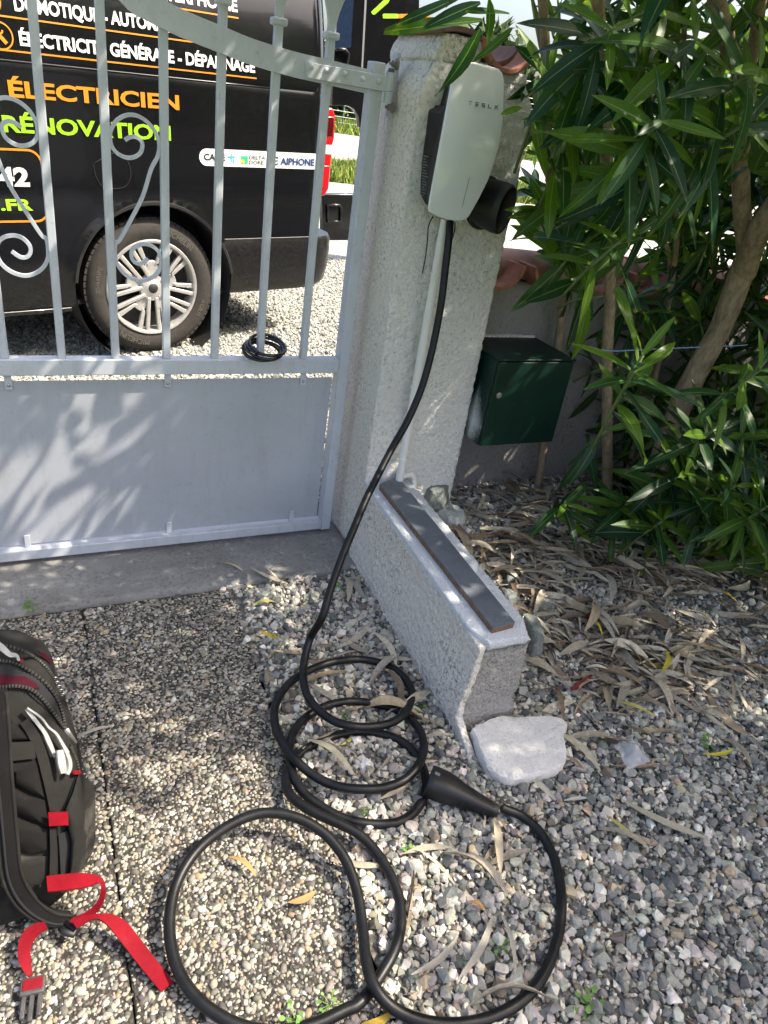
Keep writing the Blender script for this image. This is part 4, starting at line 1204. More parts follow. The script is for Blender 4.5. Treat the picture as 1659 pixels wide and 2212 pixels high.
# ---- lettering helpers: flat print laid on the curved side
_fc = {}
def text_verts(body, bold=0.02):
    key = (body, bold)
    if key in _fc: return _fc[key]
    cu = bpy.data.curves.new('txt', 'FONT'); cu.body = body; cu.size = 1.0; cu.offset = bold; cu.resolution_u = 3
    ob = bpy.data.objects.new('txt', cu); COL.objects.link(ob)
    dg = bpy.context.evaluated_depsgraph_get(); dg.update()
    me = bpy.data.meshes.new_from_object(ob.evaluated_get(dg))
    v = [tuple(p.co[:2]) for p in me.vertices]; f = [tuple(p.vertices) for p in me.polygons]
    bpy.data.objects.remove(ob); bpy.data.curves.remove(cu); bpy.data.meshes.remove(me)
    _fc[key] = (v, f); return v, f
CAP = {}
def cap_h(bold):
    if bold not in CAP:
        v, f = text_verts('H', bold); CAP[bold] = (min(p[1] for p in v), max(p[1] for p in v))
    return CAP[bold]
def van_text(name, body, x0, x1, z0, cap, mat, bold=0.02, lift=0.004, yfix=None, off=-0.0):
    v, f = text_verts(body, bold); lo, hi = cap_h(bold)
    xa, xb = min(p[0] for p in v), max(p[0] for p in v)
    vs = []
    for x, y in v:
        z = z0 + (y - lo) / (hi - lo) * cap; xx = x0 + (x - xa) / (xb - xa) * (x1 - x0)
        vs.append((xx, (skin(z) if yfix is None else yfix) - lift, z))
    return vpart(MB().add(vs, f), name, mat, fix=False)
def van_poly(name, pts, mat, lift=0.003, n=1):
    return vpart(MB().add([(x, skin(z) - lift, z) for x, z in pts], [tuple(range(len(pts)))]), name, mat, fix=False)
def van_line(name, pts, w, mat, lift=0.003, closed=False):
    mb = MB(); vs = []; fs = []; m = len(pts)
    for i, (x, z) in enumerate(pts):
        a = pts[i - 1] if (i or closed) else pts[i]; b = pts[(i + 1) % m] if (i < m - 1 or closed) else pts[i]
        t = Vector((b[0] - a[0], b[1] - a[1])).normalized(); nn = Vector((-t.y, t.x)) * (w / 2)
        for s in (-1, 1): vs.append((x + nn.x * s, skin(z + nn.y * s) - lift, z + nn.y * s))
    for i in range(m if closed else m - 1):
        j = (i + 1) % m; fs.append((2 * i, 2 * i + 1, 2 * j + 1, 2 * j))
    return vpart(mb.add(vs, fs), name, mat, fix=False)
van_text('lettering', 'INTERPHONIE', 0.085, 0.500, 1.594, 0.050, M['white_vinyl'], 0.035)
van_line('underline', [(x, 1.572) for x in fr(-0.75, 0.502, 20)], 0.006, M['orange_vinyl'])
van_text('lettering', 'DOMOTIQUE - AUTOMATISME', -0.490, 0.275, 1.475, 0.050, M['white_vinyl'], 0.035)
van_line('underline', [(x, 1.452) for x in fr(-0.75, 0.284, 20)], 0.006, M['orange_vinyl'])
van_text('lettering', 'ÉLECTRICITÉ GÉNÉRALE - DÉPANNAGE', -0.490, 0.578, 1.359, 0.050, M['white_vinyl'], 0.035)
van_line('underline', [(x, 1.337) for x in fr(-0.75, 0.586, 20)], 0.006, M['orange_vinyl'])
van_text('lettering', 'ÉLECTRICIEN', -0.560, 0.178, 1.173, 0.061, M['orange_vinyl'], 0.030)
van_text('lettering', 'RÉNOVATION', -0.602, 0.130, 1.042, 0.063, M['lime_vinyl'], 0.030)
van_text('lettering', '42', -0.655, -0.526, 0.830, 0.078, M['white_vinyl'], 0.045)
van_text('lettering', '.FR', -0.66, -0.528, 0.733, 0.046, M['lime_vinyl'], 0.035)
# rounded frame
bxp = []
for cx_, cz_, a0 in ((-0.52, 0.925, 0), (-1.35, 0.925, 90), (-1.35, 0.74, 180), (-0.52, 0.74, 270)):
    for i in range(9):
        a = rad(a0 + 90 * i / 8); bxp.append((cx_ + 0.052 * math.cos(a), cz_ + 0.052 * math.sin(a)))
van_line('frame_outline', bxp, 0.009, M['orange_vinyl'], closed=True)
# round icons
for cx_, cz_ in ((-0.585, 1.500), (-0.560, 1.385)):
    van_line('icon_ring', [(cx_ + 0.046 * math.cos(2 * math.pi * i / 32), cz_ + 0.046 * math.sin(2 * math.pi * i / 32)) for i in range(32)], 0.0055, M['orange_vinyl'], closed=True)
van_line('spanner_icon', [(-0.585, 1.412), (-0.572, 1.396), (-0.540, 1.360)], 0.014, M['orange_vinyl'])
van_line('spanner_icon', [(-0.562 + 0.013 * math.cos(rad(a)), 1.404 + 0.013 * math.sin(rad(a))) for a in range(100, 390, 29)], 0.007, M['orange_vinyl'])
van_poly('padlock_icon', [(-0.602, 1.480), (-0.562, 1.480), (-0.562, 1.505), (-0.602, 1.505)], M['orange_vinyl'])
van_line('padlock_icon', [(-0.582 + 0.013 * math.cos(rad(a)), 1.506 + 0.015 * math.sin(rad(a))) for a in range(0, 181, 20)], 0.005, M['orange_vinyl'])
# partner sticker
st = [(0.3115 + 0.039 * math.cos(rad(a)), 0.9775 + 0.039 * math.sin(rad(a))) for a in range(90, 271, 15)] + [(0.965, 0.9385), (0.965, 1.0165)]
van_poly('sticker', st, M['white_vinyl'], 0.002)
van_text('sticker_lettering', 'CAME', 0.297, 0.412, 0.965, 0.029, M['dark_vinyl'], 0.02)
van_line('sticker_icon', [(0.447, 0.999), (0.447, 0.960)], 0.006, M['cyan_vinyl'], 0.004)
van_line('sticker_icon', [(0.428, 0.984), (0.466, 0.984)], 0.006, M['cyan_vinyl'], 0.0042)
van_line('sticker_icon', [(0.459, 0.976), (0.459, 0.956)], 0.006, M['cyan_vinyl'], 0.004)
van_poly('sticker_icon', [(0.502, 0.990), (0.540, 0.990), (0.540, 0.956), (0.502, 0.956)], M['green_vinyl'], 0.0035)
van_poly('sticker_icon', [(0.502, 0.973), (0.520, 0.973), (0.520, 0.956), (0.502, 0.956)], M['yellow_vinyl'], 0.0042)
van_text('sticker_lettering', 'DELTA', 0.548, 0.640, 0.977, 0.017, M['dark_vinyl'], 0.0)
van_text('sticker_lettering', 'DORE', 0.548, 0.630, 0.954, 0.017, M['dark_vinyl'], 0.0)
van_line('sticker_icon', [(0.706 + 0.017 * math.cos(rad(a)), 0.974 + 0.017 * math.sin(rad(a))) for a in range(40, 330, 20)], 0.006, M['blue_vinyl'], 0.004)
van_line('sticker_icon', [(0.694, 0.974), (0.718, 0.974)], 0.005, M['blue_vinyl'], 0.0042)
van_text('sticker_lettering', 'AIPHONE', 0.732, 0.945, 0.956, 0.034, M['blue_vinyl'], 0.03)
# raised lettering on the rear tyre
def tyre_text(body, a_mid, r, size, sign=1):
    wd = [max(p[0] for p in text_verts(c, 0.0)[0]) - min(p[0] for p in text_verts(c, 0.0)[0]) if c.strip() else 0.3 for c in body]
    gap = 0.14; tot = sum(wd) + gap * (len(body) - 1); k = size / 0.7; pos = -tot / 2
    mb = MB()
    for c, w in zip(body, wd):
        if c.strip():
            v, f = text_verts(c, 0.0); xa = min(p[0] for p in v)
            an = rad(a_mid) - sign * (pos + w / 2) * k / r
            Mt = MW1 @ Matrix.Rotation(an, 4, 'Z') @ Matrix.Translation((r, 0, 0.0062)) @ Matrix.Rotation(rad(-90 * sign), 4, 'Z')
            mb.add([Mt @ Vector(((x - xa - w / 2) * k, (y - 0.35) * k, 0)) for x, y in v], f)
        pos += w + gap
    vpart(mb, 'tyre_lettering', M['tyretext'], w1, fix=False)
tyre_text('MICHELIN', 58, 0.288, 0.026); tyre_text('MICHELIN', 245, 0.288, 0.026); tyre_text('215/60R17C', 168, 0.288, 0.018); tyre_text('AGILIS', 335, 0.288, 0.022)

# rear door standing open on the far side, with its own livery
DY = 1.80
def dpt(c, yo=DY): return vp(*c, yo)
dd_ = [dpt(KT(*c)) for c in ((330, -400), (330, 530), (300, 1150), (470, 1152), (540, 1190), (585, 1270), (600, 1390), (1250, 1450), (1250, -400))]
MD = Matrix(((1, 0, 0, 0), (0, 0, 1, DY), (0, 1, 0, 0), (0, 0, 0, 1)))
door = vpart(MB().prism(dd_, MD, 0.045), 'rear_door', M['vanpaint'], bevel=0.006)
door['label'] = 'rear door standing open with dark glass and bright stripes'
def dquad(name, pts, mat, lift=0.003):
    q_ = [dpt(KT(*c)) for c in pts]
    return vpart(MB().prism(q_, Matrix(((1, 0, 0, 0), (0, 0, 1, DY - lift - 0.001), (0, 1, 0, 0), (0, 0, 0, 1))), lift), name, mat, door)
dquad('door_glass', ((352, -380), (550, -380), (500, 520), (328, 540)), M['sky_glass'])
dquad('door_seam', ((668, -380), (692, -380), (630, 760), (612, 760)), M['grey_label'])
dquad('door_stripe', ((720, 130), (880, -20), (920, 0), (905, 30), (760, 158), (735, 158)), M['lime_vinyl'])
dquad('door_stripe', ((845, 160), (860, 148), (1010, 150), (1010, 200), (850, 200)), M['lime_vinyl'])
dquad('door_stripe', ((1010, 152), (1180, 150), (1180, 185), (1010, 200)), M['orange_vinyl'])
dquad('door_stripe', ((1220, 140), (1265, 115), (1240, 170), (1365, 130), (1360, 190), (1210, 208)), M['orange_vinyl'])
hp_ = [dpt(KT(*c), DY - 0.02) for c in ((340, 535), (440, 540), (475, 580), (465, 750), (330, 735))]
vpart(MB().tube([(x, DY - 0.02, z) for x, z in hp_], 0.012, 8), 'door_handle', M['black_gloss'], door, smooth=True)
lo_p = [dpt(KT(*c), DY) for c in ((195, 2110), (520, 2110), (900, 2140), (900, 2620), (200, 2620))]
lo_o = vpart(MB().prism(lo_p, MD, 0.06), 'tow_step', M['vanpaint'], bevel=0.01)
rc = [dpt(K3(*c), DY - 0.02) for c in ((-15, 1490), (70, 1490), (85, 1510), (80, 1610), (-10, 1610))]
vpart(MB().tube([(x, DY - 0.012, z) for x, z in rc], 0.012, 8, closed=True), 'step_recess', M['black_gloss'], lo_o, smooth=True)

# ================================================================== BACKPACK
def fabric(name, col, scale=900, rough=0.85, dust=0.25):
    t = NT(name); v = t.coord()
    wv = t.n('ShaderNodeTexWave'); wv.inputs['Scale'].default_value = scale * 0.35; wv.inputs['Distortion'].default_value = 0.6; t.l(v, wv.inputs['Vector'])
    a = t.noise(v, 22, 8, 0.7); b = t.noise(v, 7, 6, 0.6, 0.6)
    c = t.ramp(a, [(0.3, tuple(x * 0.75 for x in col)), (0.7, tuple(x * 1.25 for x in col))])
    c = t.mix(t.math('MULTIPLY', t.ramp(b, [(0.56, 0.0), (0.72, 1.0)]), dust), c, (0.30, 0.28, 0.25))
    return t.set(c, rough, t.bump(t.math('ADD', wv.outputs['Fac'], t.math('MULTIPLY', a, 1.5)), 0.35, 0.0012), **{'Specular IOR Level': 0.12})
M['bagcloth'] = fabric('black_bag_cloth', (0.018, 0.0175, 0.017), dust=0.2)
M['bagpad'] = fabric('padded_mesh_cloth', (0.011, 0.0105, 0.011), 1400, 0.95, 0.12)
M['bagweb'] = fabric('black_webbing', (0.018, 0.017, 0.0165), 700, 0.8, 0.2)
M['redweb'] = fabric('red_webbing', (0.17, 0.0035, 0.010), 700, 0.7, 0.08)
M['maroon'] = fabric('maroon_lining', (0.04, 0.004, 0.010), 600, 0.8, 0.05)
M['whiteweb'] = fabric('pale_tape', (0.28, 0.29, 0.295), 600, 0.6, 0.1)
M['mouth_shade'] = simple('shade_and_seam_black', (0.006, 0.007, 0.010), 0.9, 0.3)  # black for painted shade in the bag's openings, and for the seam

M['zip_teeth'] = simple('dark_zip_teeth', (0.045, 0.044, 0.042), 0.45, 0.2)
bag = empty('backpack', (-0.17, 0.95, 0), 'black backpack with red straps standing open on the driveway', 'backpack')
BX = -0.175
def bplane(px, py, off):
    d = ray(px, py)                       # Y = 0.845 + 0.3 z + off
    t = (0.845 + 0.3 * H + off) / (d[1] - 0.3 * d[2])
    return Vector((d[0] * t, d[1] * t, H + d[2] * t))
rows = [KB(*c) for c in ((300, 128), (400, 160), (455, 205), (485, 260), (510, 340), (535, 420), (570, 500), (600, 620), (645, 770), (685, 900), (720, 1010), (745, 1120), (765, 1270), (775, 1450), (785, 1640))] + [KC(*c) for c in ((785, 200), (775, 420), (745, 620), (690, 800), (620, 930), (560, 1010), (500, 1075))]
prof = []
for c in rows:
    p = bplane(*c, 0.10); prof.append((p.z, p.x - BX))
prof.sort()
PZ = np.array([p[0] for p in prof]); PA = np.array([p[1] for p in prof])
def half(z): return float(np.interp(z, PZ, PA))
def depth(z): return 0.105 - 0.045 * sm(0.25, 0.5, z)
def boff(p):
    a = half(p.z); u = min(0.999, abs(p.x - BX) / a); dpt_ = depth(p.z)
    return 0.10 - dpt_ * (1 - u ** 3.2) ** (1 / 3.2)
def bs(px, py, lift=0.0):
    off = 0.02
    for _ in range(7):
        p = bplane(px, py, off); off = 0.5 * off + 0.5 * (boff(p) - lift)
    return bplane(px, py, off)
zs = list(np.linspace(0.004, PZ[-1], 26)); NS = 44
vs, fs = [], []
for i, z in enumerate(zs):
    a = half(z); yc = 0.845 + 0.3 * z + 0.10; dp = depth(z)
    if i == 0: a *= 0.93; dp *= 0.9
    for k in range(NS):
        an = 2 * math.pi * k / NS; c_, s_ = math.cos(an), math.sin(an)
        e = 2 / 3.2
        wob = 1 + 0.02 * noise.noise(Vector((c_ * 2, s_ * 2, z * 14)))
        vs.append((BX + a * wob * math.copysign(abs(c_) ** e, c_), yc + dp * wob * math.copysign(abs(s_) ** e, s_), z))
for i in range(len(zs) - 1):
    for k in range(NS):
        l = (k + 1) % NS; fs.append((i * NS + k, i * NS + l, (i + 1) * NS + l, (i + 1) * NS + k))
fs.append(tuple(range(NS))); fs.append(tuple((len(zs) - 1) * NS + k for k in range(NS)))
MB().add(vs, fs).build('body', M['bagcloth'], bag, smooth=True, sharp=60)

def patch(name, pts, lift, mat, K, inset=0.0, parent=None, puff=0.0, th=0.004):
    """flat cloth piece laid on the bag: fan-rings from outline to centre"""
    n_ = len(pts); cx_ = sum(p[0] for p in pts) / n_; cy_ = sum(p[1] for p in pts) / n_
    vs, fs = [], []; ss = (1.0, 1.0, 0.94, 0.8, 0.6, 0.4, 0.2)
    for j, s in enumerate(ss):
        for (x, y) in pts:
            lf = lift - th if j == 0 else lift + puff * (1 - s ** 3)
            vs.append(bs(*K(cx_ + (x - cx_) * s, cy_ + (y - cy_) * s), lf))
    for j in range(len(ss) - 1):
        for k in range(n_):
            l = (k + 1) % n_; fs.append((j * n_ + k, j * n_ + l, (j + 1) * n_ + l, (j + 1) * n_ + k))
    fs.append(tuple((len(ss) - 1) * n_ + k for k in range(n_)))
    return MB().add(vs, fs).build(name, mat, parent or bag, smooth=True, sharp=50)
def dens(pts, n=4):
    out = []
    for i in range(len(pts)):
        a, b = pts[i], pts[(i + 1) % len(pts)]
        for k in range(n): out.append((a[0] + (b[0] - a[0]) * k / n, a[1] + (b[1] - a[1]) * k / n))
    return out
# painted shade of the mouth between the two zips, maroon lining in it
mo = patch('mouth_shade', dens([(-420, 260), (0, 250), (150, 275), (300, 365), (430, 480), (520, 610), (570, 750), (585, 820), (500, 720), (400, 590), (290, 505), (150, 470), (0, 478), (-420, 520)], 3), 0.003, M['mouth_shade'], KB)
patch('lining', dens([(-420, 380), (0, 372), (230, 385), (330, 440), (370, 500), (290, 498), (150, 462), (0, 470), (-420, 510)], 3), 0.007, M['maroon'], KB, parent=mo)
patch('lining_fold', dens([(335, 140), (420, 175), (478, 235), (490, 275), (440, 240), (380, 190)], 3), 0.006, M['maroon'], KB)
# zips: tape, teeth as a beaded cord, slider
def bzip(pts, K, r=0.0034):
    c = [bs(*K(*p), 0.006) for p in pts]; c = spline(c, 10)
    z_ = MB().tube(c, r, 8).build('zip', M['bagweb'], bag, smooth=True)
    tb = MB(); L_ = 0.0; prev = c[0]
    for p in c[1:]:
        L_ += (p - prev).length
        if L_ > 0.0042:
            d_ = (p - prev).normalized(); L_ = 0
            q_ = p + Vector((0, -r * 0.8, r * 0.6))
            tb.tube([q_ - d_ * 0.0011, q_ + d_ * 0.0011], 0.0028, 5)
        prev = p
    tb.build('zip_teeth', M['zip_teeth'], z_)
    return z_
z1 = bzip([(-420, 240), (-150, 232), (0, 238), (150, 262), (300, 350), (450, 472), (540, 605), (590, 750), (610, 860)], KB)
bzip([(-420, 530), (-150, 495), (0, 487), (150, 476), (300, 512), (420, 620), (520, 750), (592, 850)], KB)
bzip([(-420, 110), (-100, 90), (30, 98), (200, 142), (330, 212), (430, 302), (500, 390)], KB, 0.003)
bzip([(655, 1030), (690, 1110), (720, 1180), (740, 1270)], KB, 0.0022)
s0 = bs(*KB(615, 880), 0.012); s1 = bs(*KB(690, 1010), 0.012)
MB().tube([s0, s1], [0.005, 0.006], 8, flat=0.4).build('zip_pull', M['metal'], z1, smooth=True)
for k in range(5):
    p = bs(*KB(512 + k * 18, 405 + k * 38), 0.010)
    MB().tube([p + Vector((0.004 * math.cos(a), -0.002 * math.sin(a), 0.004 * math.sin(a))) for a in [2 * math.pi * i / 10 for i in range(10)]], 0.0012, 5, closed=True).build('zip_ring', M['metal'], bag, smooth=True)
# padded back panel in three cushions
patch('back_pad', dens([(-420, 780), (0, 775), (120, 805), (235, 905), (290, 980), (-420, 1010)], 3), 0.006, M['bagpad'], KB, puff=0.010)
patch('back_pad', dens([(-420, 1195), (120, 1195), (130, 1400), (260, 1470), (425, 1530), (350, 1180), (330, 1150), (-420, 1195)][:-1], 3), 0.006, M['bagpad'], KB, puff=0.012)
patch('back_pad', dens([(-420, 1200), (112, 1240), (122, 1420), (270, 1500), (432, 1545), (455, 1800), (300, 1740), (90, 1660), (-420, 1560)], 3), 0.006, M['bagpad'], KB, puff=0.014)
patch('back_pad', dens([(-420, -10), (80, 250), (280, 330), (455, 390), (455, 590), (300, 625), (150, 600), (-420, 560)], 3), 0.006, M['bagpad'], KC, puff=0.014)
patch('lower_panel', dens([(-420, 640), (160, 650), (445, 640), (435, 830), (340, 960), (100, 900), (-420, 840)], 3), 0.004, M['bagcloth'], KC, puff=0.006)
def rib(name, pts, K, mat, lift=0.010, parent=None, th=0.0016, mode='surf', n=4, edge=None):
    """pts: (x, y, halfwidth px[, value]); value is lift (surf), off (plane) or z (ground)"""
    dn = [tuple(p) for p in spline([Vector(p[:3]) for p in pts], n)]
    vals = [p[3] if len(p) > 3 else lift for p in pts]
    vv = np.interp(np.linspace(0, len(pts) - 1, len(dn)), range(len(pts)), vals)
    C_, Wd = [], []
    for i, (x, y, h) in enumerate(dn):
        a = dn[max(0, i - 1)]; b = dn[min(len(dn) - 1, i + 1)]
        t = Vector((b[0] - a[0], b[1] - a[1])).normalized(); nx, ny = -t.y, t.x
        f = (lambda X, Y_, v_: bs(*K(X, Y_), v_)) if mode == 'surf' else (lambda X, Y_, v_: bplane(*K(X, Y_), v_)) if mode == 'plane' else (lambda X, Y_, v_: at(*K(X, Y_), Z=v_))
        p0, p1 = f(x - nx * h, y - ny * h, vv[i]), f(x + nx * h, y + ny * h, vv[i])
        C_.append((p0 + p1) / 2); Wd.append((p1 - p0) / 2)
    o = MB().ribbon(C_, Wd, th).build(name, mat, parent or bag, smooth=True, sharp=50)
    return o, C_, Wd
rib('grab_band', [(-400, 1110, 85), (-100, 1095, 85), (20, 1090, 88), (170, 1085, 82), (325, 1070, 78)], KB, M['bagweb'], 0.020)
rib('side_webbing', [(225, 800, 45), (310, 930, 50), (380, 1090, 50), (430, 1280, 48), (475, 1480, 45), (505, 1640, 42)], KB, M['bagweb'], 0.012)
# side pocket
patch('side_pocket', dens([(735, 1290), (800, 1330), (872, 1385), (890, 1480), (892, 1900), (860, 2040), (780, 2170), (690, 2290), (640, 2310), (655, 2100), (665, 1950), (640, 1820), (610, 1640), (680, 1480)], 3), 0.018, M['bagcloth'], KB, puff=0.012, th=0.03)
patch('pocket_shade', dens([(712, 1310), (735, 1330), (690, 1470), (600, 1640), (560, 1680), (640, 1520)], 3), 0.006, M['mouth_shade'], KB)  # black patches laid on the cloth as shade beside the pocket
patch('pocket_shade', dens([(545, 1860), (630, 1830), (668, 1960), (650, 2120), (620, 2310), (570, 2290), (560, 2080)], 3), 0.008, M['mouth_shade'], KB)
rib('red_tab', [(452, 1720, 62), (540, 1715, 60), (632, 1712, 62)], KB, M['redweb'], 0.026, n=5)
rib('red_tab', [(690, 1285, 18), (725, 1285, 18), (752, 1285, 14)], KB, M['redweb'], 0.020, n=4)
rib('seam_webbing', [(490, 1800, 30), (500, 2000, 34), (498, 2180, 36), (490, 2320, 36)], KB, M['bagweb'], 0.014)
rib('stitch_mark', [(-8, 600, 12), (20, 570, 12), (45, 543, 10)], KB, M['redweb'], 0.010, n=3)
rib('stitch_mark', [(180, 250, 8), (200, 240, 8), (215, 232, 7)], KB, M['redweb'], 0.014, n=3)
# pale pull loops
rib('pull_tape', [(248, 690, 20), (330, 800, 18), (410, 905, 18), (455, 1000, 22), (515, 1140, 14)], KB, M['whiteweb'], 0.018)
rib('pull_tape', [(255, 680, 8), (380, 770, 10), (450, 860, 9), (520, 920, 11), (580, 1020, 14), (625, 1105, 20)], KB, M['whiteweb'], 0.024)
rib('pull_tape', [(-60, 60, 30), (20, 120, 30), (90, 180, 24), (150, 190, 16), (175, 240, 10)], KB, M['whiteweb'], 0.018)
rib('pull_loop', [(556, 1075, 28), (566, 1140, 34), (578, 1215, 36), (592, 1290, 28)], KB, M['whiteweb'], 0.034, n=6)
rib('pull_loop', [(618, 1100, 16), (645, 1170, 17), (650, 1240, 16), (625, 1302, 14)], KB, M['whiteweb'], 0.022, n=6)
# shoulder strap
so, sC, sW = rib('shoulder_strap', [(-30, -900, 95, -0.045), (0, -500, 95, -0.05), (15, -150, 100, -0.055), (40, 150, 100, -0.055), (70, 480, 100, -0.055), (105, 780, 100, -0.05), (190, 980, 100, -0.04), (330, 1130, 85, -0.025), (500, 1215, 62, -0.012), (670, 1215, 38, -0.005)], KC, M['bagpad'], mode='plane', th=0.007, n=8)
for s_ in (-0.93, 0.93):
    MB().tube([c + w * s_ + Vector((0, -0.005, 0.002)) for c, w in zip(sC, sW)], 0.0032, 8).build('strap_binding', M['bagweb'], so, smooth=True)
MB().tube([c + w * 0.35 + Vector((0, -0.0085, 0.001)) for c, w in zip(sC, sW)], 0.0022, 6).build('strap_seam', M['mouth_shade'], so, smooth=True)
# red adjuster straps
rib('red_strap', [(440, 905, 72, 0.105), (560, 893, 74, 0.105), (700, 878, 72, 0.102), (810, 868, 62, 0.098), (895, 862, 40, 0.092), (945, 880, 26, 0.086), (965, 950, 22, 0.076), (945, 1050, 26, 0.06), (890, 1135, 30, 0.046), (810, 1200, 34, 0.036), (730, 1245, 44, 0.03), (670, 1300, 52, 0.026)], KC, M['redweb'], mode='ground', n=5)
rib('red_strap', [(700, 1290, 34, 0.040), (770, 1245, 34, 0.044), (850, 1215, 24, 0.048), (930, 1208, 28, 0.048), (1030, 1240, 58, 0.042), (1130, 1320, 78, 0.032), (1250, 1470, 80, 0.020), (1380, 1640, 78, 0.010), (1480, 1765, 76, 0.004), (1560, 1865, 74, 0.002)], KC, M['redweb'], mode='ground', n=5)
rib('red_strap', [(430, 1290, 34, 0.04), (340, 1325, 52, 0.036), (262, 1400, 62, 0.03), (228, 1500, 58, 0.022), (232, 1610, 58, 0.014), (258, 1700, 44, 0.008), (285, 1760, 26, 0.006)], KC, M['redweb'], mode='ground', n=5)
# ladder lock and clip buckle
bk = [at(*KC(*c), Z=0.024) for c in ((565, 1310), (600, 1350), (690, 1372), (715, 1330), (610, 1265))]
MB().tube(bk, 0.006, 8).build('ladder_lock', M['black_plastic'], bag, smooth=True)
b0 = at(*KC(315, 1770), Z=0.006); b1 = at(*KC(292, 1990), Z=0.006)
dv = (b1 - b0).normalized(); sv_ = Vector((0, 0, 1)).cross(dv)
Mk = Matrix(((dv.x, sv_.x, 0, b0.x), (dv.y, sv_.y, 0, b0.y), (0, 0, 1, 0.004), (0, 0, 0, 1)))
M['buckle'] = simple('worn_grey_plastic', (0.05, 0.048, 0.05), 0.6, 0.3, 60, 0.3, 200)
bo = MB().box(0.0, 0.028, -0.019, 0.019, -0.008, 0.006, Mk).build('buckle', M['buckle'], bag, bevel=0.003)
for s_ in (-0.012, 0.0, 0.012):
    MB().box(0.026, 0.066 if s_ == 0 else 0.060, s_ - 0.0035, s_ + 0.0035, -0.007, 0.002, Mk).build('buckle_prong', M['buckle'], bo, bevel=0.0015)
MB().box(0.004, 0.022, -0.015, 0.015, 0.0055, 0.0075, Mk).build('buckle_loop', M['redweb'], bo, bevel=0.001)

# ================================================================== LOOSE ROCKS
def rock(name, outline, z0, hgt, mat, label, cat='stone', K=KP, seed=0.0, amp=0.012, top=0.62, freq=10, sub=5):
    mx_, my_ = sum(c[0] for c in outline) / len(outline), sum(c[1] for c in outline) / len(outline)
    for _ in range(4):
        g_ = at(*K(mx_, my_), Z=(z0 if _ == 0 else zg) + hgt * 0.5); zg = garden_z(g_.x, g_.y) + z0
    z0 = zg
    base = [at(*K(*c), Z=z0 + hgt * 0.5) for c in outline]
    c = sum(base, Vector()) / len(base)
    n_ = 84
    ring = spline(base + [base[0]], max(2, n_ // len(base)))[:-1]
    vs, fs = [], []
    e_ = 0.5 + 0.5 * top
    lev = [(0.84, -0.02), (0.94, hgt * 0.12), (1.0, hgt * 0.5), (min(1.0, e_ + 0.06), hgt * 0.82), (e_, hgt * 0.94), (top, hgt), (top * 0.85, hgt * 1.01), (top * 0.7, hgt * 1.02), (top * 0.55, hgt * 1.02), (top * 0.4, hgt * 1.02), (top * 0.2, hgt * 1.02)]
    for s, h in lev:
        for p in ring:
            q_ = Vector((c.x + (p.x - c.x) * s, c.y + (p.y - c.y) * s, z0 + h))
            vs.append(q_ + noise.noise_vector(q_ * freq + Vector((seed, 0, 0))) * amp + noise.noise_vector(q_ * freq * 4 + Vector((seed, 0, 0))) * amp * 0.45 + noise.noise_vector(q_ * freq * 9 + Vector((seed, 0, 0))) * amp * 0.22)
    m_ = len(ring)
    for i in range(len(lev) - 1):
        for k in range(m_):
            l = (k + 1) % m_; fs.append((i * m_ + k, i * m_ + l, (i + 1) * m_ + l, (i + 1) * m_ + k))
    fs.append(tuple((len(lev) - 1) * m_ + k for k in range(m_)))
    o = MB().add(vs, fs).build(name, mat, smooth=True, sharp=28)
    return tag(o, label, cat)
rock('stone_block', ((950, 1810), (975, 1790), (1160, 1730), (1500, 1735), (1530, 1850), (1545, 1990), (1480, 2050), (1200, 2110), (1050, 2040)), -0.01, 0.052, M['stone'], 'large pale flat-topped stone block at the foot of the broken wall end', 'stone', amp=0.0065, top=0.95, freq=17)
rock('rock', ((640, 250), (700, 228), (810, 260), (830, 310), (790, 380), (700, 385), (650, 330)), 0.0, 0.11, M['rock'], 'dark grey-green rock wedged at the base of the pillar', 'rock', seed=3)
rock('rock', ((722, 420), (760, 388), (850, 395), (915, 430), (905, 490), (830, 500), (750, 460)), 0.0, 0.045, M['white_rock'], 'whitewashed lumpy rock beside the back of the low wall', 'rock', seed=6)
rock('rock', ((1325, 1000), (1400, 980), (1480, 985), (1470, 1060), (1400, 1080), (1340, 1040)), 0.0, 0.04, M['rock'], 'flat bluish rock chip among the dead leaves right of the plank', 'rock', seed=9, amp=0.008)
rock('rock', ((1130, 930), (1200, 915), (1250, 940), (1240, 990), (1170, 1000)), 0.0, 0.05, M['rock'], 'grey rock against the far side of the low wall', 'rock', seed=12, amp=0.008)
rock('rock', ((1240, 1090), (1330, 1100), (1400, 1190), (1405, 1280), (1345, 1290), (1290, 1180)), 0.0, 0.07, M['rock'], 'greenish rock beside the outer end of the low wall', 'rock', seed=15, amp=0.010)
rock('rock', ((1180, 790), (1215, 770), (1222, 850), (1190, 885), (1165, 850)), 0.0, 0.035, M['rock'], 'small upright grey stone among dead leaves behind the wall', 'rock', seed=18, amp=0.006)
rock('rock', ((940, 640), (985, 625), (1010, 670), (970, 700), (930, 680)), 0.0, 0.035, M['white_rock'], 'small pale stone by the middle of the low wall', 'rock', seed=21, amp=0.006)

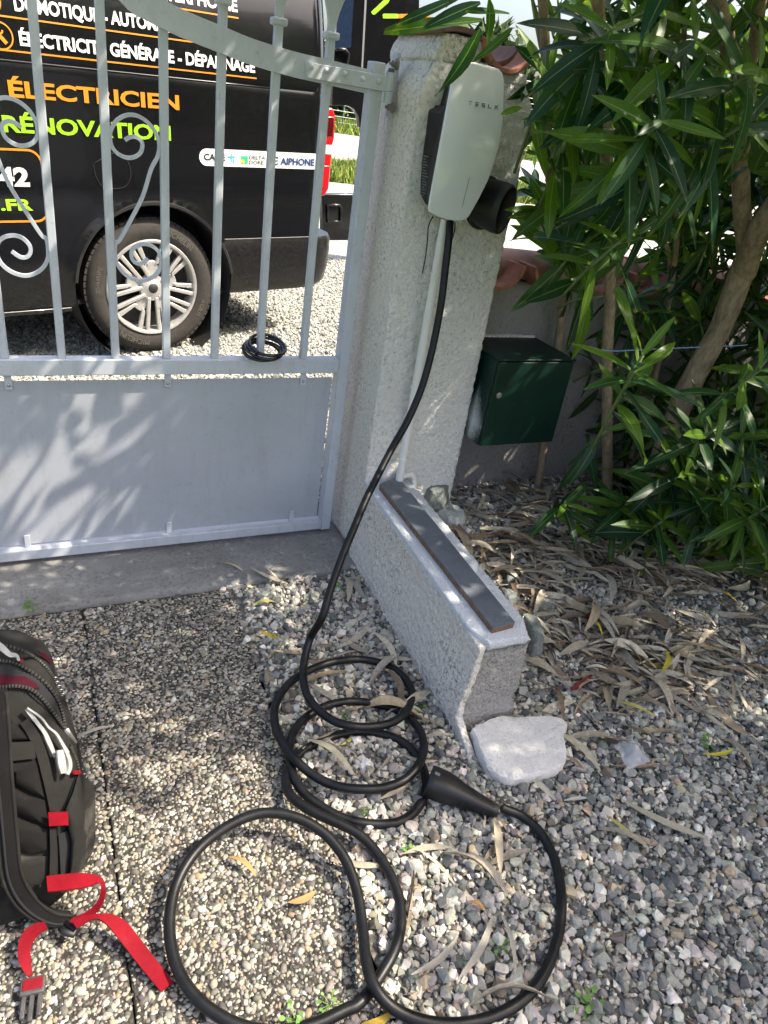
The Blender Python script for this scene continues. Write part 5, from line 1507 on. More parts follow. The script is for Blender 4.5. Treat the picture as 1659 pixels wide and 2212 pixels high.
# ================================================================== OLEANDERS
def leaf_mesh(droop, fold=0.15, wid=0.19, curl=0.0, nseg=7):
    """lanceolate blade of unit length along +y, upper face +z"""
    V, U, F = [], [], []
    for i in range(nseg + 1):
        t = i / nseg
        w = wid * 0.5 * (math.sin(math.pi * min(1, t * 0.96 + 0.03) ** 0.85)) ** 0.8
        if i == nseg: w = 0.001
        y = t - 0.08 * droop * t * t; z = -droop * t * t * 0.55
        for s in (-1, 0, 1):
            V.append((s * w + curl * math.sin(t * 3) * 0.03, y, z + (abs(s) * w * fold * 2.0) + (0.0 if s == 0 else s * curl * 0.05 * math.sin(t * 5))))
            U.append((0.5 + 0.5 * s, t))
    for i in range(nseg):
        for k in range(2):
            a = i * 3 + k; F.append((a, a + 1, a + 4, a + 3))
    return np.array(V), np.array(U), np.array(F)
LV = [leaf_mesh(0.05), leaf_mesh(0.25), leaf_mesh(0.5), leaf_mesh(0.15, 0.1, 0.205, 1.0), leaf_mesh(0.35, 0.22, 0.165, -1.0), leaf_mesh(0.8, 0.15, 0.18)]
TINT = [(0.017, 0.060, 0.020), (0.026, 0.078, 0.020), (0.046, 0.108, 0.015), (0.012, 0.043, 0.023), (0.082, 0.160, 0.016), (0.018, 0.060, 0.029)]

class Bush:
    def __init__(self): self.leaves = []; self.stems = []
    def leaf(self, base, d, nrm, L, tint=None, var=None):
        d = d.normalized(); x = d.cross(nrm)
        if x.length < 1e-4: x = d.orthogonal()
        x.normalize(); z = x.cross(d)
        self.leaves.append((np.array(base), np.array([x, d, z]).T, L, random.randrange(len(TINT)) if tint is None else tint, random.randrange(len(LV)) if var is None else var))
    def shoot(self, tip, axis, L=0.16, n=5, ll=0.15, s0=95, s1=35, per=3, stem=True, young=True, rot=None, sag=0.06):
        axis = axis.normalized(); ref = axis.orthogonal().normalized(); bt = axis.cross(ref)
        ph = random.uniform(0, 2) if rot is None else rot
        for i in range(n):
            t = i / max(1, n - 1)
            base = tip - axis * (L * (1 - t))
            th = rad(s0 + (s1 - s0) * t + random.uniform(-8, 8))
            for k in range(per):
                an = ph + 2 * math.pi * k / per + i * math.pi / per + random.uniform(-0.25, 0.25)
                rr = ref * math.cos(an) + bt * math.sin(an)
                dd = axis * math.cos(th) + rr * math.sin(th) - Vector((0, 0, sag * random.uniform(0.3, 1.6)))
                nn = axis * math.sin(th) - rr * math.cos(th)
                tx, ty, tw3 = proj(base + dd.normalized() * ll * 0.95)
                if tw3 > 0 and -50 < tx < IW and -50 < ty < IH and not allowed(tx + 12, ty - 12): continue
                hide = False
                for fr_ in (0.25, 0.5, 0.75, 1.0):
                    q3 = base + dd.normalized() * (ll * fr_); mx3, my3, mw3 = proj(q3)
                    if q3.y < 1.78 and (abs(mx3 - 1312) < 24 and (560 < my3 < 735 or 850 < my3 < 1000) or abs(mx3 - (1612 - (my3 - 560) * 0.43)) < 46 and 500 < my3 < 800 or abs(mx3 - 1602) < 22 and 330 < my3 < 520): hide = True
                if hide: continue
                l_ = ll * random.uniform(0.8, 1.12) * (0.62 if (i == n - 1 and young) else 1.0)
                self.leaf(base, dd, nn, l_, tint=4 if (i >= n - 1 and young and random.random() < 0.7) else None, var=random.choice((0, 1, 1, 2, 3, 4, 5)) if i < n - 1 else random.choice((0, 1)))
        if stem: self.stems.append(([tip - axis * (L + 0.10) + Vector((0, 0, -0.02)), tip - axis * L, tip], 0.0042))

# outline of the foliage as the photograph shows it (what lies left of it stays clear)
OUT = [(1060, -400), (1090, 0), (1150, 120), (1120, 230), (1130, 330), (1110, 420), (1120, 500), (1190, 560), (1250, 620), (1190, 690), (1260, 760), (1240, 860), (1260, 960), (1180, 1040), (1130, 1110), (1170, 1190), (1300, 1210), (1420, 1250), (1560, 1230), (1700, 1300)]
def allowed(px, py):
    if py < -60 or px > IW + 40: return True
    for (x0, y0), (x1, y1) in zip(OUT[:-1], OUT[1:]):
        if y0 <= py <= y1 and px < x0 + (x1 - x0) * (py - y0) / (y1 - y0 + 1e-6): return False
    if py > 1210: return px > 1300 and py < 1250 + 0.03 * (px - 1300)
    return True

fine = Bush(); stout = Bush()
def px_shoot(B, px, py, Y, axis, **kw): B.shoot(at(px, py, Y=Y), Vector(axis), **kw)
# rosettes that can be told apart in the photograph
px_shoot(fine, 1388, 768, 1.16, (-0.05, -0.30, 1.0), L=0.16, n=8, ll=0.19, s0=112, s1=40)
px_shoot(fine, 1222, 1088, 1.48, (-0.1, -0.6, 0.9), L=0.09, n=6, ll=0.18, s0=108, s1=60)
px_shoot(fine, 1480, 1022, 1.30, (0.1, -0.6, 0.8), L=0.10, n=6, ll=0.18, s0=112, s1=55)
px_shoot(fine, 1369, 1080, 1.40, (0.0, -0.6, 0.8), L=0.10, n=6, ll=0.17, s0=118, s1=55)
px_shoot(fine, 1432, 1125, 1.28, (0.1, -0.5, 0.85), L=0.10, n=6, ll=0.19, s0=122, s1=60)
px_shoot(stout, 1640, 800, 1.10, (0.0, -0.6, 0.8), L=0.11, n=6, ll=0.16, s0=112, s1=48)
px_shoot(stout, 1590, 1050, 1.18, (0.2, -0.5, 0.8), L=0.12, n=7, ll=0.175, s0=122, s1=62)
px_shoot(stout, 1655, 1095, 1.08, (0.2, -0.4, 0.8), L=0.12, n=7, ll=0.175, s0=126, s1=62)
px_shoot(stout, 1540, 930, 1.30, (0.1, -0.5, 0.7), L=0.12, n=6, ll=0.19, s0=120, s1=60)
px_shoot(fine, 1310, 930, 1.50, (-0.1, -0.5, 0.6), L=0.12, n=6, ll=0.17, s0=122, s1=70)
px_shoot(fine, 1430, 262, 1.14, (-0.15, -0.7, 0.5), L=0.12, n=7, ll=0.175, s0=115, s1=68)
px_shoot(stout, 1606, 270, 1.12, (0.1, -0.7, 0.5), L=0.11, n=7, ll=0.19, s0=115, s1=62)
px_shoot(fine, 1186, 160, 1.42, (-0.2, -0.5, 0.7), L=0.12, n=7, ll=0.15, s0=110, s1=42)
px_shoot(fine, 1228, 556, 1.45, (-0.3, -0.6, 0.4), L=0.10, n=6, ll=0.19, s0=112, s1=64)
px_shoot(fine, 1185, 462, 1.58, (-0.5, -0.6, 0.2), L=0.10, n=6, ll=0.17, s0=100, s1=55)
px_shoot(fine, 1245, 265, 1.40, (-0.2, -0.5, 0.6), L=0.12, n=7, ll=0.16, s0=112, s1=52)
px_shoot(fine, 1340, 520, 1.30, (0.0, -0.5, 0.5), L=0.12, n=6, ll=0.18, s0=130, s1=100)
px_shoot(fine, 1320, 66, 1.28, (-0.1, -0.5, 0.4), L=0.12, n=6, ll=0.18, s0=132, s1=95)
px_shoot(stout, 1500, 90, 1.18, (0.0, -0.5, 0.5), L=0.12, n=6, ll=0.175, s0=128, s1=85)
px_shoot(fine, 1480, 430, 1.38, (0.1, -0.5, 0.3), L=0.12, n=6, ll=0.175, s0=128, s1=90)
px_shoot(fine, 1400, 380, 1.20, (-0.1, -0.5, 0.2), L=0.10, n=5, ll=0.18, s0=135, s1=110)
px_shoot(fine, 1300, 640, 1.46, (-0.1, -0.6, 0.2), L=0.12, n=6, ll=0.175, s0=122, s1=85)
px_shoot(stout, 1640, 150, 1.10, (0.1, -0.6, 0.4), L=0.12, n=6, ll=0.19, s0=122, s1=75)
px_shoot(fine, 1390, 140, 1.30, (0.0, -0.6, 0.4), L=0.12, n=6, ll=0.19, s0=120, s1=75)
px_shoot(fine, 1260, 400, 1.50, (-0.2, -0.5, 0.3), L=0.12, n=6, ll=0.18, s0=125, s1=85)
px_shoot(stout, 1540, 360, 1.40, (0.1, -0.5, 0.2), L=0.12, n=6, ll=0.175, s0=128, s1=90)
# sprays arching over the pillar top: single leaves from base to tip
def px_leaf(B, a, b, Y0, Y1, tint=None, var=1):
    p, q_ = at(*a, Y=Y0), at(*b, Y=Y1)
    d = q_ - p; nn = Vector((0.1, -0.8, 0.5))
    B.leaf(p, d, nn, d.length, tint, var)
for a, b, y0, y1 in (((1100, 150), (400, 130), 1.62, 1.66), ((1090, 20), (660, 185), 1.58, 1.60), ((1090, 205), (770, 750), 1.60, 1.66), ((1320, 205), (1040, 430), 1.55, 1.55), ((1150, -20), (1165, 430), 1.56, 1.56), ((960, -30), (480, 125), 1.60, 1.62), ((1180, 430), (1165, 495), 1.56, 1.56), ((1300, 100), (1010, 30), 1.56, 1.56), ((1340, 340), (1610, 560), 1.6, 1.6), ((900, -40), (840, 60), 1.6, 1.6), ((1240, 830), (1420, 760), 1.6, 1.62)):
    px_leaf(fine, K3(*a), K3(*b), y0, y1, var=random.choice((1, 4)))
for a, b in (((935, 895), (340, 1470)), ((930, 900), (400, 460)), ((960, 890), (1300, 600)), ((1040, 1120), (440, 1360)), ((1560, 240), (1280, 860)), ((1640, 640), (990, 1280)), ((1130, 1180), (910, 1930)), ((1090, 1000), (1210, 1570)), ((720, 380), (280, 430)), ((720, 400), (300, 310)), ((790, 450), (1045, 790)), ((715, 400), (700, 770))):
    px_leaf(fine, KH(*a), KH(*b), 1.60, 1.56, var=random.choice((0, 1)))

# stems: told apart in the photograph
def stem_path(B, pts, r): B.stems.append((spline(pts, 5), r))
fine_trunk = [at(1310, 1060, Y=1.78), at(1311, 900, Y=1.77), at(1312, 760, Y=1.76), at(1318, 620, Y=1.74), at(1312, 400, Y=1.70), at(1303, 200, Y=1.64), at(1290, 0, Y=1.56), at(1280, -200, Y=1.45)]
fine_trunk = [Vector((fine_trunk[0].x + 0.02, fine_trunk[0].y, 0.02))] + fine_trunk
dark_stem = [Vector((1.72, 1.93, 0.05)), at(1218, 640, Y=1.93), at(1196, 480, Y=1.92), at(1184, 300, Y=1.90), at(1180, 150, Y=1.85), at(1170, -40, Y=1.8)]
t_low = [Vector((1.95, 1.60, 0.0)), at(1452, 925, Y=1.68), at(1495, 822, Y=1.66), at(1560, 700, Y=1.64), at(1612, 560, Y=1.62)]
t_left = [at(1612, 560, Y=1.62), at(1602, 440, Y=1.63), at(1601, 339, Y=1.62), at(1606, 186, Y=1.58), at(1570, 90, Y=1.52), at(1540, -40, Y=1.46)]
t_right = [at(1606, 590, Y=1.62), at(1640, 500, Y=1.56), at(1690, 420, Y=1.50), at(1750, 300, Y=1.4), at(1800, 100, Y=1.25)]
t_fork = [at(1606, 186, Y=1.58), at(1626, 110, Y=1.55), at(1640, 20, Y=1.50), at(1650, -80, Y=1.45)]
thin1 = [Vector((2.15, 1.85, 0.05)), at(1450, 620, Y=1.86), at(1464, 420, Y=1.86), at(1470, 250, Y=1.84), at(1478, 60, Y=1.8)]
thin2 = [Vector((2.12, 1.88, 0.05)), at(1442, 640, Y=1.88), at(1430, 500, Y=1.88), at(1412, 350, Y=1.88), at(1400, 120, Y=1.85)]

# fill: shoots through the volume behind, and the crown that rises out of the frame towards the sun
def fill(B, count, box, ll, cond=None, per=3, n=4):
    made = 0; tries = 0
    while made < count and tries < count * 40:
        tries += 1
        p = Vector((random.uniform(box[0], box[1]), random.uniform(box[2], box[3]), random.uniform(box[4], box[5])))
        if cond and not cond(p): continue
        x, y, w = proj(p)
        if p.y < 1.79 and w > 0 and (abs(x - 1312) < 90 and 560 < y < 1000 or abs(x - (1612 - (y - 560) * 0.43)) < 110 and 430 < y < 850 or abs(x - 1600) < 80 and 330 < y < 560): continue
        if w > 0 and -80 < x < IW + 80 and -80 < y < IH + 80 and not (allowed(x - 45, y) and allowed(x, y + 40)): continue
        if w > 0 and w < 1.15 and -150 < x < IW + 200 and -150 < y < IH + 200: continue
        ax_ = Vector((random.gauss(0, 0.5), random.gauss(-0.25, 0.5), random.uniform(0.1, 1.0)))
        B.shoot(p, ax_, L=0.12, n=n, ll=ll * random.uniform(0.85, 1.1), s0=120, s1=50, per=per, stem=random.random() < 0.4)
        made += 1
def clear_wall(p):
    if 1.90 < p.y < 2.30 and p.z < 1.02: return False
    if p.x < 1.30 and p.z < 1.6 and p.y > 1.7: return False
    return p.z > 0.10
fill(fine, 105, (1.30, 2.5, 1.80, 1.94, 0.95, 1.9), 0.18, clear_wall, 3, 3)
fill(fine, 34, (1.66, 2.5, 1.80, 1.95, 0.2, 0.95), 0.18, clear_wall, 3, 3)
fill(stout, 165, (1.95, 3.1, 1.25, 1.95, 0.12, 1.6), 0.19, clear_wall, 3, 3)
fill(stout, 70, (1.9, 3.6, 2.3, 2.9, 0.9, 2.0), 0.19, clear_wall, 3, 3)
fill(fine, 10, (1.25, 2.0, 1.35, 1.60, 1.25, 1.75), 0.19, clear_wall, 3, 4)
fill(stout, 9, (1.9, 2.4, 1.15, 1.4, 0.2, 0.7), 0.19, clear_wall, 3, 4)
fill(fine, 12, (1.6, 2.1, 1.35, 1.65, 0.12, 0.5), 0.18, clear_wall, 3, 4)
# crown above and to the right of the frame: it lies between the sun and the shaded ground
def in_shade(x, y):
    if y > 2.62 or y < -0.9: return False
    lit = 0.44 - 0.03 * math.sin(y * 8)
    top = 1.16 + 0.05 * math.sin(x * 9) + (0.10 if x < 0.05 else 0.0)
    if x < lit and y < top: return False
    return True
made = tries = 0
while made < 1250 and tries < 30000:
    tries += 1
    gxx, gyy = random.uniform(-1.3, 2.9), random.uniform(-0.9, 2.62)
    if not in_shade(gxx, gyy): continue
    if noise.noise(Vector((gxx * 3.2, gyy * 3.2, 7.0))) > 0.30: continue
    if gxx < 0.5 and gyy < 1.95 and noise.noise(Vector((gxx * 6.5, gyy * 6.5, 3.0))) > 0.20: continue
    if 0.35 < gxx < 1.35 and 1.35 < gyy < 2.15 and random.random() < 0.62: continue
    if math.hypot((gxx + 0.16) / 0.38, (gyy - 2.08) / 0.15) < 1 and random.random() < 0.84: continue
    if math.hypot((gxx - 0.08) / 0.20, (gyy - 1.62) / 0.13) < 1 and random.random() < 0.8: continue
    h = random.uniform(1.75, 3.0)
    p = Vector((gxx, gyy, 0)) + SUN * (h / SUN.z)
    x, y, w = proj(p)
    if w > 0 and -230 < x < IW + 200 and -230 < y < IH + 100: continue
    u = Vector((random.gauss(0, 1), random.gauss(0, 1), random.gauss(0.4, 1))).normalized()
    (stout if random.random() < 0.7 else fine).shoot(p, u + Vector((0, 0, 0.5)), L=0.15, n=4, ll=0.18, s0=118, s1=45, stem=False)
    made += 1

def grow(B, name, label, trunks, loc, maxleaf=300):
    root = empty(name, loc, label, 'oleander', 'oleanders behind the low wall')
    for pts, r0, r1, nm in trunks:
        pp = spline(pts, 6)
        rs_ = [r0 + (r1 - r0) * i / (len(pp) - 1) for i in range(len(pp))]
        rs_ = [r * (1 + 0.10 * noise.noise(p * 9)) for r, p in zip(rs_, pp)]
        MB().tube(pp, rs_, 14).build(nm, M['bark'], root, smooth=True, sharp=70)
    tw = MB()
    for pts, r in B.stems: tw.tube(pts, r, 5)
    if B.stems: tw.build('twigs', M['greenstem'], root, smooth=True, fix=False)['kind'] = 'stuff'
    score = []
    for i, (b, Rm, L, tint, var) in enumerate(B.leaves):
        mid = b + Rm[:, 1] * L * 0.5
        x, y, w = proj(mid)
        vis = w > 0 and -20 < x < IW + 20 and -20 < y < IH + 20
        view = np.array([0, 0, H]) - mid; view = view / np.linalg.norm(view)
        area = L * L * (0.25 + abs(Rm[:, 2] @ view)) / max(w, 0.1) ** 2
        score.append(area / (max(0.4, w) ** 3) if vis else -1)
    order = sorted(range(len(score)), key=lambda i: -score[i])
    singles = set(i for i in order[:maxleaf] if score[i] > 0)
    cache = {}
    for i in singles:
        b, Rm, L, tint, var = B.leaves[i]
        if (tint, var) not in cache:
            V, U, F = LV[var]
            cache[(tint, var)] = np_mesh('leaf', V, F, M['leaf'], np.tile(np.array(TINT[tint]), (len(V), 1)), U, True)
        o = bpy.data.objects.new('leaf', cache[(tint, var)]); COL.objects.link(o)
        o.parent = root; o.matrix_parent_inverse = root.matrix_basis.inverted()
        m4 = Matrix.Identity(4)
        for a in range(3):
            for c in range(3): m4[a][c] = Rm[a, c] * L
            m4[a][3] = b[a]
        o.matrix_basis = m4
    Vs, Us, Fs, Cs, off = [], [], [], [], 0
    for i, (b, Rm, L, tint, var) in enumerate(B.leaves):
        if i in singles: continue
        V, U, F = LV[var]
        Vs.append((V * L) @ Rm.T + b); Us.append(U); Fs.append(F + off); off += len(V)
        Cs.append(np.tile(np.array(TINT[tint]) * random.uniform(0.8, 1.2), (len(V), 1)))
    o = bpy.data.objects.new('foliage', np_mesh('foliage', np.vstack(Vs), np.vstack(Fs), M['leaf'], np.vstack(Cs), np.vstack(Us), True))
    COL.objects.link(o); o.parent = root; o.matrix_parent_inverse = root.matrix_basis.inverted(); o['kind'] = 'stuff'
    return root
grow(fine, 'oleander_bush', 'oleander with slender upright trunk beside the mailbox and pillar', [(fine_trunk, 0.021, 0.014, 'trunk'), (dark_stem, 0.016, 0.012, 'trunk'), (thin2, 0.010, 0.006, 'branch')], (1.86, 1.78, 0.08))
grow(stout, 'oleander_bush', 'oleander with thick leaning forked trunk farthest from the gate pillar', [(t_low, 0.042, 0.036, 'trunk'), (t_left, 0.027, 0.018, 'branch'), (t_right, 0.036, 0.026, 'branch'), (t_fork, 0.018, 0.013, 'branch'), (thin1, 0.011, 0.007, 'branch')], (1.95, 1.60, 0.08))
# blue tie wire between the trunks
tw_ = spline([at(*K6(690, 258), Y=1.735), at(*K6(730, 268), Y=1.73), at(*K6(800, 268), Y=1.73), at(*K6(1015, 257), Y=1.70), at(*K6(1250, 247), Y=1.66), at(*K6(1475, 238), Y=1.60), at(*K6(1540, 232), Y=1.58)], 6)
tag(MB().tube(tw_, 0.0022, 6).build('tie_wire', simple('blue_wire', (0.22, 0.36, 0.58), 0.5, 0.1), smooth=True), 'thin pale blue wire stretched between the oleander trunks', 'wire')

# ================================================================== DEAD LEAVES
DRY = [(0.37, 0.32, 0.25), (0.46, 0.405, 0.315), (0.25, 0.195, 0.14), (0.52, 0.45, 0.335), (0.28, 0.20, 0.13), (0.17, 0.12, 0.09), (0.34, 0.27, 0.18)]
def dry_mesh(bend, cup, twist, wid, sidebend=0.0, nseg=8):
    V, U, F = [], [], []
    for i in range(nseg + 1):
        t = i / nseg; w = wid * 0.5 * (math.sin(math.pi * (t * 0.97 + 0.015)) ** 0.7) + 0.002
        tw = twist * (t - 0.5)
        for s in (-1, 0, 1):
            x, z = s * w * math.cos(tw), s * w * math.sin(tw) + abs(s) * w * cup
            V.append((x + sidebend * math.sin(math.pi * t), t - 0.5, z + bend * math.sin(math.pi * t))); U.append((0.5 + 0.5 * s, t))
    for i in range(nseg):
        for k in range(2):
            a = i * 3 + k; F.append((a, a + 1, a + 4, a + 3))
    return np.array(V), np.array(U), np.array(F)
DV = [dry_mesh(random.uniform(-0.03, 0.16), random.uniform(0.1, 0.9), random.uniform(-1.3, 1.3), random.uniform(0.085, 0.145), random.uniform(-0.1, 0.1)) for _ in range(14)]
Vs, Fs, Cs, off = [], [], [], 0
made = 0
LIT = [(1250, 1.55, 1.52, 0.45, 0.19), (700, 1.95, 1.30, 0.4, 0.17), (240, 1.45, 1.12, 0.26, 0.14), (160, 1.80, 0.98, 0.30, 0.15), (22, 0.85, 0.7, 0.35, 0.35), (36, 0.60, 1.35, 0.12, 0.35)]
for cnt, mx_, my_, sx_, sy_ in LIT:
    for _ in range(cnt):
        x, y = random.gauss(mx_, sx_), random.gauss(my_, sy_)
        if y > 1.97 or (0.80 < x < 1.12 and 0.98 < y < 1.86) or x < 0.47 or x > 2.6 or (x < 1.12 and y > 1.4 and cnt > 200): continue
        if noise.noise(Vector((x * 4, y * 4, 1.5))) > 0.28 and random.random() < 0.75: continue
        L = random.choice((random.uniform(0.025, 0.07), random.uniform(0.07, 0.165), random.uniform(0.09, 0.165))); V, U, F = random.choice(DV)
        V = V * np.array([random.uniform(0.6, 1.5), 1, random.uniform(0.5, 1.6)])
        yaw = random.gauss(1.0, 0.75) + (math.pi if random.random() < 0.5 else 0)
        Rm = np.array((Matrix.Rotation(yaw, 3, 'Z') @ Matrix.Rotation(random.gauss(0, 0.14), 3, 'X') @ Matrix.Rotation(random.gauss(0, 0.5), 3, 'Y')))
        hgt = garden_z(x, y) + 0.014 + random.random() ** 2 * (0.03 if cnt > 400 else 0.010)
        Vs.append((V * L) @ Rm.T + np.array([x, y, hgt])); Fs.append(F + off); off += len(V)
        col = np.array(random.choices(DRY + [(0.46, 0.36, 0.04), (0.16, 0.025, 0.02)], [5, 6, 3, 5, 2, 1.5, 3, 0.16, 0.08])[0]) * random.uniform(0.75, 1.2)
        Cs.append(np.tile(col, (len(V), 1)))
o = bpy.data.objects.new('leaf_litter', np_mesh('leaf_litter', np.vstack(Vs), np.vstack(Fs), M['litter'], np.vstack(Cs), smooth=True))
COL.objects.link(o); tag(o, 'thick scatter of dry grey-brown leaves under the oleanders', 'leaf litter', kind='stuff')

# single fallen leaves that stand out
def fallen(a, b, K, col, label, z=0.012, var=0, wid=1.0):
    p, q_ = at(*K(*a), Z=0.0), at(*K(*b), Z=0.0)
    gz = (garden_z(p.x, p.y) if p.x > 0.46 else -0.012) + z + 0.004
    p, q_ = at(*K(*a), Z=gz), at(*K(*b), Z=gz)
    d = q_ - p; L = d.length
    V, U, F = DV[var % len(DV)]
    me = np_mesh('fallen_leaf', V * np.array([wid, 1, 1]), F, M['litter'], np.tile(np.array(col), (len(V), 1)), U, True)
    o = bpy.data.objects.new('fallen_leaf', me); COL.objects.link(o)
    o.matrix_world = Matrix.Translation((p + q_) / 2) @ Matrix.Rotation(math.atan2(d.y, d.x) - math.pi / 2, 4, 'Z') @ Matrix.Scale(L, 4)
    tag(o, label, 'leaf', 'fallen leaves that stand out')
TAN, GRY, YEL, RED, ORG, BRN = (0.42, 0.36, 0.27), (0.36, 0.33, 0.28), (0.52, 0.42, 0.05), (0.16, 0.02, 0.018), (0.42, 0.24, 0.10), (0.26, 0.16, 0.10)
fallen((345, 455), (550, 610), K8, (0.46, 0.42, 0.30), 'pale straw-coloured dead leaf inside the middle cable loop', 0.018, 1, 1.2)
fallen((660, 715), (790, 635), K8, TAN, 'tan dead leaf under the right edge of the middle cable loop', 0.012, 3, 1.3)
fallen((795, 1480), (1000, 1312), K8, GRY, 'long pale leaf right of the large cable loop, lying over gravel', 0.018, 5, 1.1)
fallen((1000, 1500), (1150, 1220), K8, GRY, 'long grey leaf standing nearest the middle of the gravel inside the cable curve', 0.018, 2, 0.8)
fallen((1180, 1200), (1250, 1480), K8, GRY, 'narrow grey leaf beside the right curve of the cable', 0.016, 6, 0.7)
fallen((1160, 790), (1185, 1045), K8, TAN, 'slim upright tan leaf just below the connector', 0.016, 7, 0.9)
fallen((1045, 1160), (1120, 1205), K8, ORG, 'small curled orange-brown leaf on the gravel inside the cable curve', 0.014, 4, 2.0)
fallen((260, 1165), (380, 1115), K8, ORG, 'broad tan leaf lying inside the large cable loop', 0.010, 8, 2.6)
fallen((0, 965), (120, 1050), K8, ORG, 'twisted orange-tan leaf near the top of the large cable loop', 0.012, 9, 1.2)
fallen((580, 1694), (715, 1640), K8, (0.55, 0.36, 0.06), 'yellow leaf at the bottom edge by the crossing cables', 0.006, 10, 1.8)
fallen((490, 480), (540, 440), K8, (0.48, 0.44, 0.10), 'small yellow-green leaf in the second cable loop', 0.010, 12, 1.9)
fallen((400, 420), (490, 545), KL, YEL, 'small bright yellow leaf beside the dark red leaf', 0.022, 1, 1.1)
fallen((360, 410), (465, 340), KL, RED, 'dark red pointed leaf among the litter right of the plank', 0.026, 8, 2.6)
fallen((600, 1010), (885, 1125), KL, (0.46, 0.42, 0.10), 'long yellow-green leaf in the middle of the litter', 0.034, 3, 1.0)
fallen((940, 645), (905, 800), KL, YEL, 'curled yellow leaf in the litter above the long yellow-green one', 0.034, 6, 1.2)
fallen((1200, 1380), (1420, 1345), KL, (0.62, 0.52, 0.05), 'bright yellow leaf caught by the sun at the right edge', 0.024, 5, 1.2)
fallen((620, 1700), (1230, 1975), KL, (0.42, 0.39, 0.30), 'longest pale green-grey leaf on the gravel below the litter', 0.020, 2, 0.9)
fallen((530, 1820), (730, 1975), KL, (0.48, 0.45, 0.14), 'yellowish speckled leaf by the outer cable curve', 0.014, 13, 1.0)
fallen((215, 1710), (390, 1690), KL, (0.46, 0.44, 0.40), 'short pale grey leaf on the bare soil beside the stone block', 0.014, 0, 1.2)
fallen((700, 975), (1040, 855), KB, GRY, 'long grey leaf on the slab beside the backpack', 0.006, 7, 0.9)
fallen((545, 1310), (600, 1303), lambda x, y: (x, y), (0.44, 0.40, 0.14), 'small yellow-green leaf lying near the threshold', 0.012, 4, 1.4)
fallen((165, 820), (190, 980), KP, TAN, 'upright tan leaf leaning at the foot of the low wall', 0.016, 9, 1.2)
fallen((215, 780), (300, 960), KP, GRY, 'long dry leaf propped against the low wall near the threshold', 0.018, 10, 1.0)

# ---- weeds
M['weed'] = simple('weed_green', (0.10, 0.20, 0.04), 0.6, 0.3, 60)
def weed(px, py, n_, s, label):
    c = at(px, py, Z=0.0); c.z = (garden_z(c.x, c.y) if c.x > 0.46 else -0.01) + 0.008
    root = empty('weed', c, label, 'weed', 'weeds in the gravel')
    mb = MB()
    for i in range(n_):
        a = random.uniform(0, 2 * math.pi); r = s * random.uniform(0.2, 1.0); h = s * random.uniform(0.1, 0.55)
        p = c + Vector((math.cos(a) * r, math.sin(a) * r, h)); w = s * random.uniform(0.16, 0.30)
        t = Vector((math.cos(a), math.sin(a), random.uniform(-0.3, 0.4))).normalized(); sd_ = Vector((-t.y, t.x, 0)).normalized()
        o = MB().add([p - t * w, p - t * w * 0.3 + sd_ * w * 0.6, p + t * w * 0.5 + sd_ * w * 0.6, p + t * w * 0.9, p + t * w * 0.5 - sd_ * w * 0.6, p - t * w * 0.3 - sd_ * w * 0.6], [(0, 1, 2, 3, 4, 5)]).build('leaf', M['weed'], root, fix=False)
        mb.tube([c, p - t * w], 0.0008, 4)
    mb.build('stalks', M['weed'], root, fix=False)
weed(*K8(810, 320), 14, 0.030, 'clover-like weed beside the wall foot and top cable loop')
weed(*K8(520, 360), 8, 0.018, 'tiny weed inside the top cable loop')
weed(*K8(775, 935), 8, 0.018, 'tiny dark weed on the gravel below the coil')
weed(*K8(605, 770), 8, 0.016, 'tiny weed under the lowest small cable loop')
weed(*K8(1185, 1360), 10, 0.020, 'small weed inside the right cable curve')
weed(*K8(440, 1610), 10, 0.022, 'pale weed at the slab edge by the bottom cable')
weed(*K8(290, 1670), 16, 0.026, 'bushy little weed at the bottom edge on the slab')
weed(*K8(1565, 1610), 14, 0.030, 'leafy weed at the lower right edge')
weed(*KP(130, 900), 10, 0.026, 'bright weed in the gravel left of the low wall')
weed(*KL(1240, 1310), 12, 0.028, 'fresh weed among dry leaves at the right edge')
weed(60, 1312, 12, 0.026, 'weed in the joint between threshold and slab at the left')

# ---- scrap of clear plastic
def plastic():
    t = NT('clear_film'); v = t.coord()
    t.set((0.75, 0.78, 0.85), 0.08, t.bump(t.noise(v, 60, 3), 0.6, 0.004))
    tr = t.n('ShaderNodeBsdfTransparent'); mx = t.n('ShaderNodeMixShader'); mx.inputs[0].default_value = 0.62
    t.l(t.p.outputs[0], mx.inputs[1]); t.l(tr.outputs[0], mx.inputs[2]); t.l(mx.outputs[0], t.out.inputs['Surface'])
    return t.m
pc = at(*KL(710, 1345), Z=0.03); vs, fs = [], []
for i in range(13):
    for j in range(13):
        u, v_ = (i / 12 - 0.5), (j / 12 - 0.5)
        r2 = u * u + v_ * v_
        vs.append((pc.x + u * 0.075 + v_ * 0.02, pc.y + v_ * 0.075, 0.014 + 0.030 * math.exp(-r2 * 9) + 0.008 * noise.noise(Vector((u * 9, v_ * 9, 2)))))
for i in range(12):
    for j in range(12): fs.append((i * 13 + j, i * 13 + j + 1, (i + 1) * 13 + j + 1, (i + 1) * 13 + j))
tag(MB().add(vs, fs).build('plastic_scrap', plastic(), smooth=True, fix=False), 'crumpled scrap of clear plastic on the gravel right of the stone block', 'plastic')

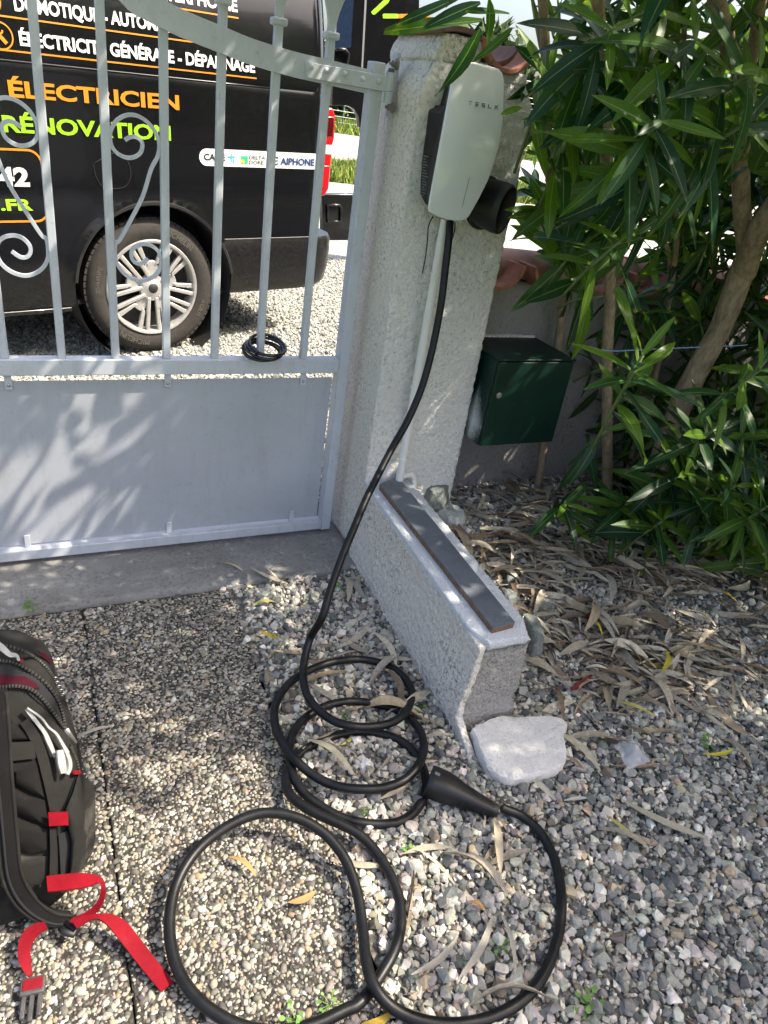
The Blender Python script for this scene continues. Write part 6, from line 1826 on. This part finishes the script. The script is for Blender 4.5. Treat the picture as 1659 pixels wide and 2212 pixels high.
# ================================================================== FAR BACKGROUND
fe = empty('wire_fence', (8, 36, 0.1), 'tall green wire mesh fence far beyond the lane', 'fence')
M['fence'] = simple('green_fence', (0.10, 0.16, 0.12), 0.6, 0.1)
for i in range(24):
    x = -6 + i * 2.5
    MB().tube([(x, 36, 0.0), (x, 36, 3.6)], 0.04, 8).build('post', M['fence'], fe)
for k in range(15):
    MB().tube([(-6, 35.95, 0.2 + 0.24 * k), (51.5, 35.95, 0.2 + 0.24 * k)], 0.012, 5).build('wire', M['metal'], fe)
def hedge(name, x0, x1, y, h, cnt, label):
    P = np.column_stack([rng.uniform(x0, x1, cnt), y + rng.normal(0, 0.9, cnt), rng.uniform(0, 1, cnt) ** 0.8 * h])
    hh = h * (0.75 + 0.25 * np.sin(P[:, 0] * 0.5) * np.sin(P[:, 0] * 0.23 + 1))
    P = P[P[:, 2] < hh]
    n_ = len(P); A = rng.normal(0, 0.42, (n_, 3)); Bv = rng.normal(0, 0.42, (n_, 3))
    V = np.stack([P, P + A, P + Bv], 1).reshape(-1, 3)
    cc = np.repeat(palette(n_, [(0.030, 0.060, 0.018), (0.05, 0.085, 0.022), (0.02, 0.04, 0.015)], [3, 2, 3], 0.25), 3, axis=0)
    o = bpy.data.objects.new(name, np_mesh(name, V, np.arange(3 * n_).reshape(-1, 3), M['litter'], cc)); COL.objects.link(o)
    tag(o, label, 'hedge', kind='stuff')
hedge('far_hedge', -40, 70, 48, 7.0, 26000, 'dark distant tree line behind the wire fence')

def leafmass(name, c, r, cnt, label):  # unseen trees added to darken what the van paint reflects
    u = rng.normal(0, 1, (cnt, 3)); u /= np.linalg.norm(u, axis=1)[:, None]
    P = np.array(c) + u * (rng.uniform(0.35, 1, (cnt, 1)) ** 0.5) * np.array(r)
    P = P[P[:, 2] > 0.05]
    n_ = len(P); A = rng.normal(0, 0.13, (n_, 3)); Bv = rng.normal(0, 0.13, (n_, 3))
    V = np.stack([P, P + A, P + Bv], 1).reshape(-1, 3)
    cc = np.repeat(palette(n_, [(0.030, 0.060, 0.018), (0.05, 0.085, 0.022), (0.02, 0.04, 0.015)], [3, 2, 3], 0.25), 3, axis=0)
    root = empty(name, (c[0], c[1], 0.0), label, 'tree', 'unseen trees added for van reflections')
    o = bpy.data.objects.new('crown', np_mesh('crown', V, np.arange(3 * n_).reshape(-1, 3), M['litter'], cc)); link(o); setv(o, root)
    MB().tube(spline([Vector((c[0], c[1], -0.05)), Vector((c[0] + 0.1, c[1], c[2] * 0.5)), Vector((c[0], c[1] + 0.1, c[2]))], 5), [0.14, 0.13, 0.12, 0.12, 0.11, 0.11, 0.10, 0.09, 0.08, 0.07, 0.06], 10).build('trunk', M['bark'], root, smooth=True)
leafmass('reflected_tree', (6.6, 1.4, 2.3), (1.6, 1.7, 2.3), 15000, 'round unseen tree added beyond the right edge of the view for van reflections')
leafmass('reflected_tree', (8.2, 4.6, 2.4), (1.9, 1.8, 2.4), 15000, 'unseen tree added farthest along the boundary wall for van reflections')
leafmass('reflected_tree', (6.4, -1.8, 2.5), (1.7, 1.8, 2.5), 15000, 'taller unseen tree added behind the viewer on the right for van reflections')
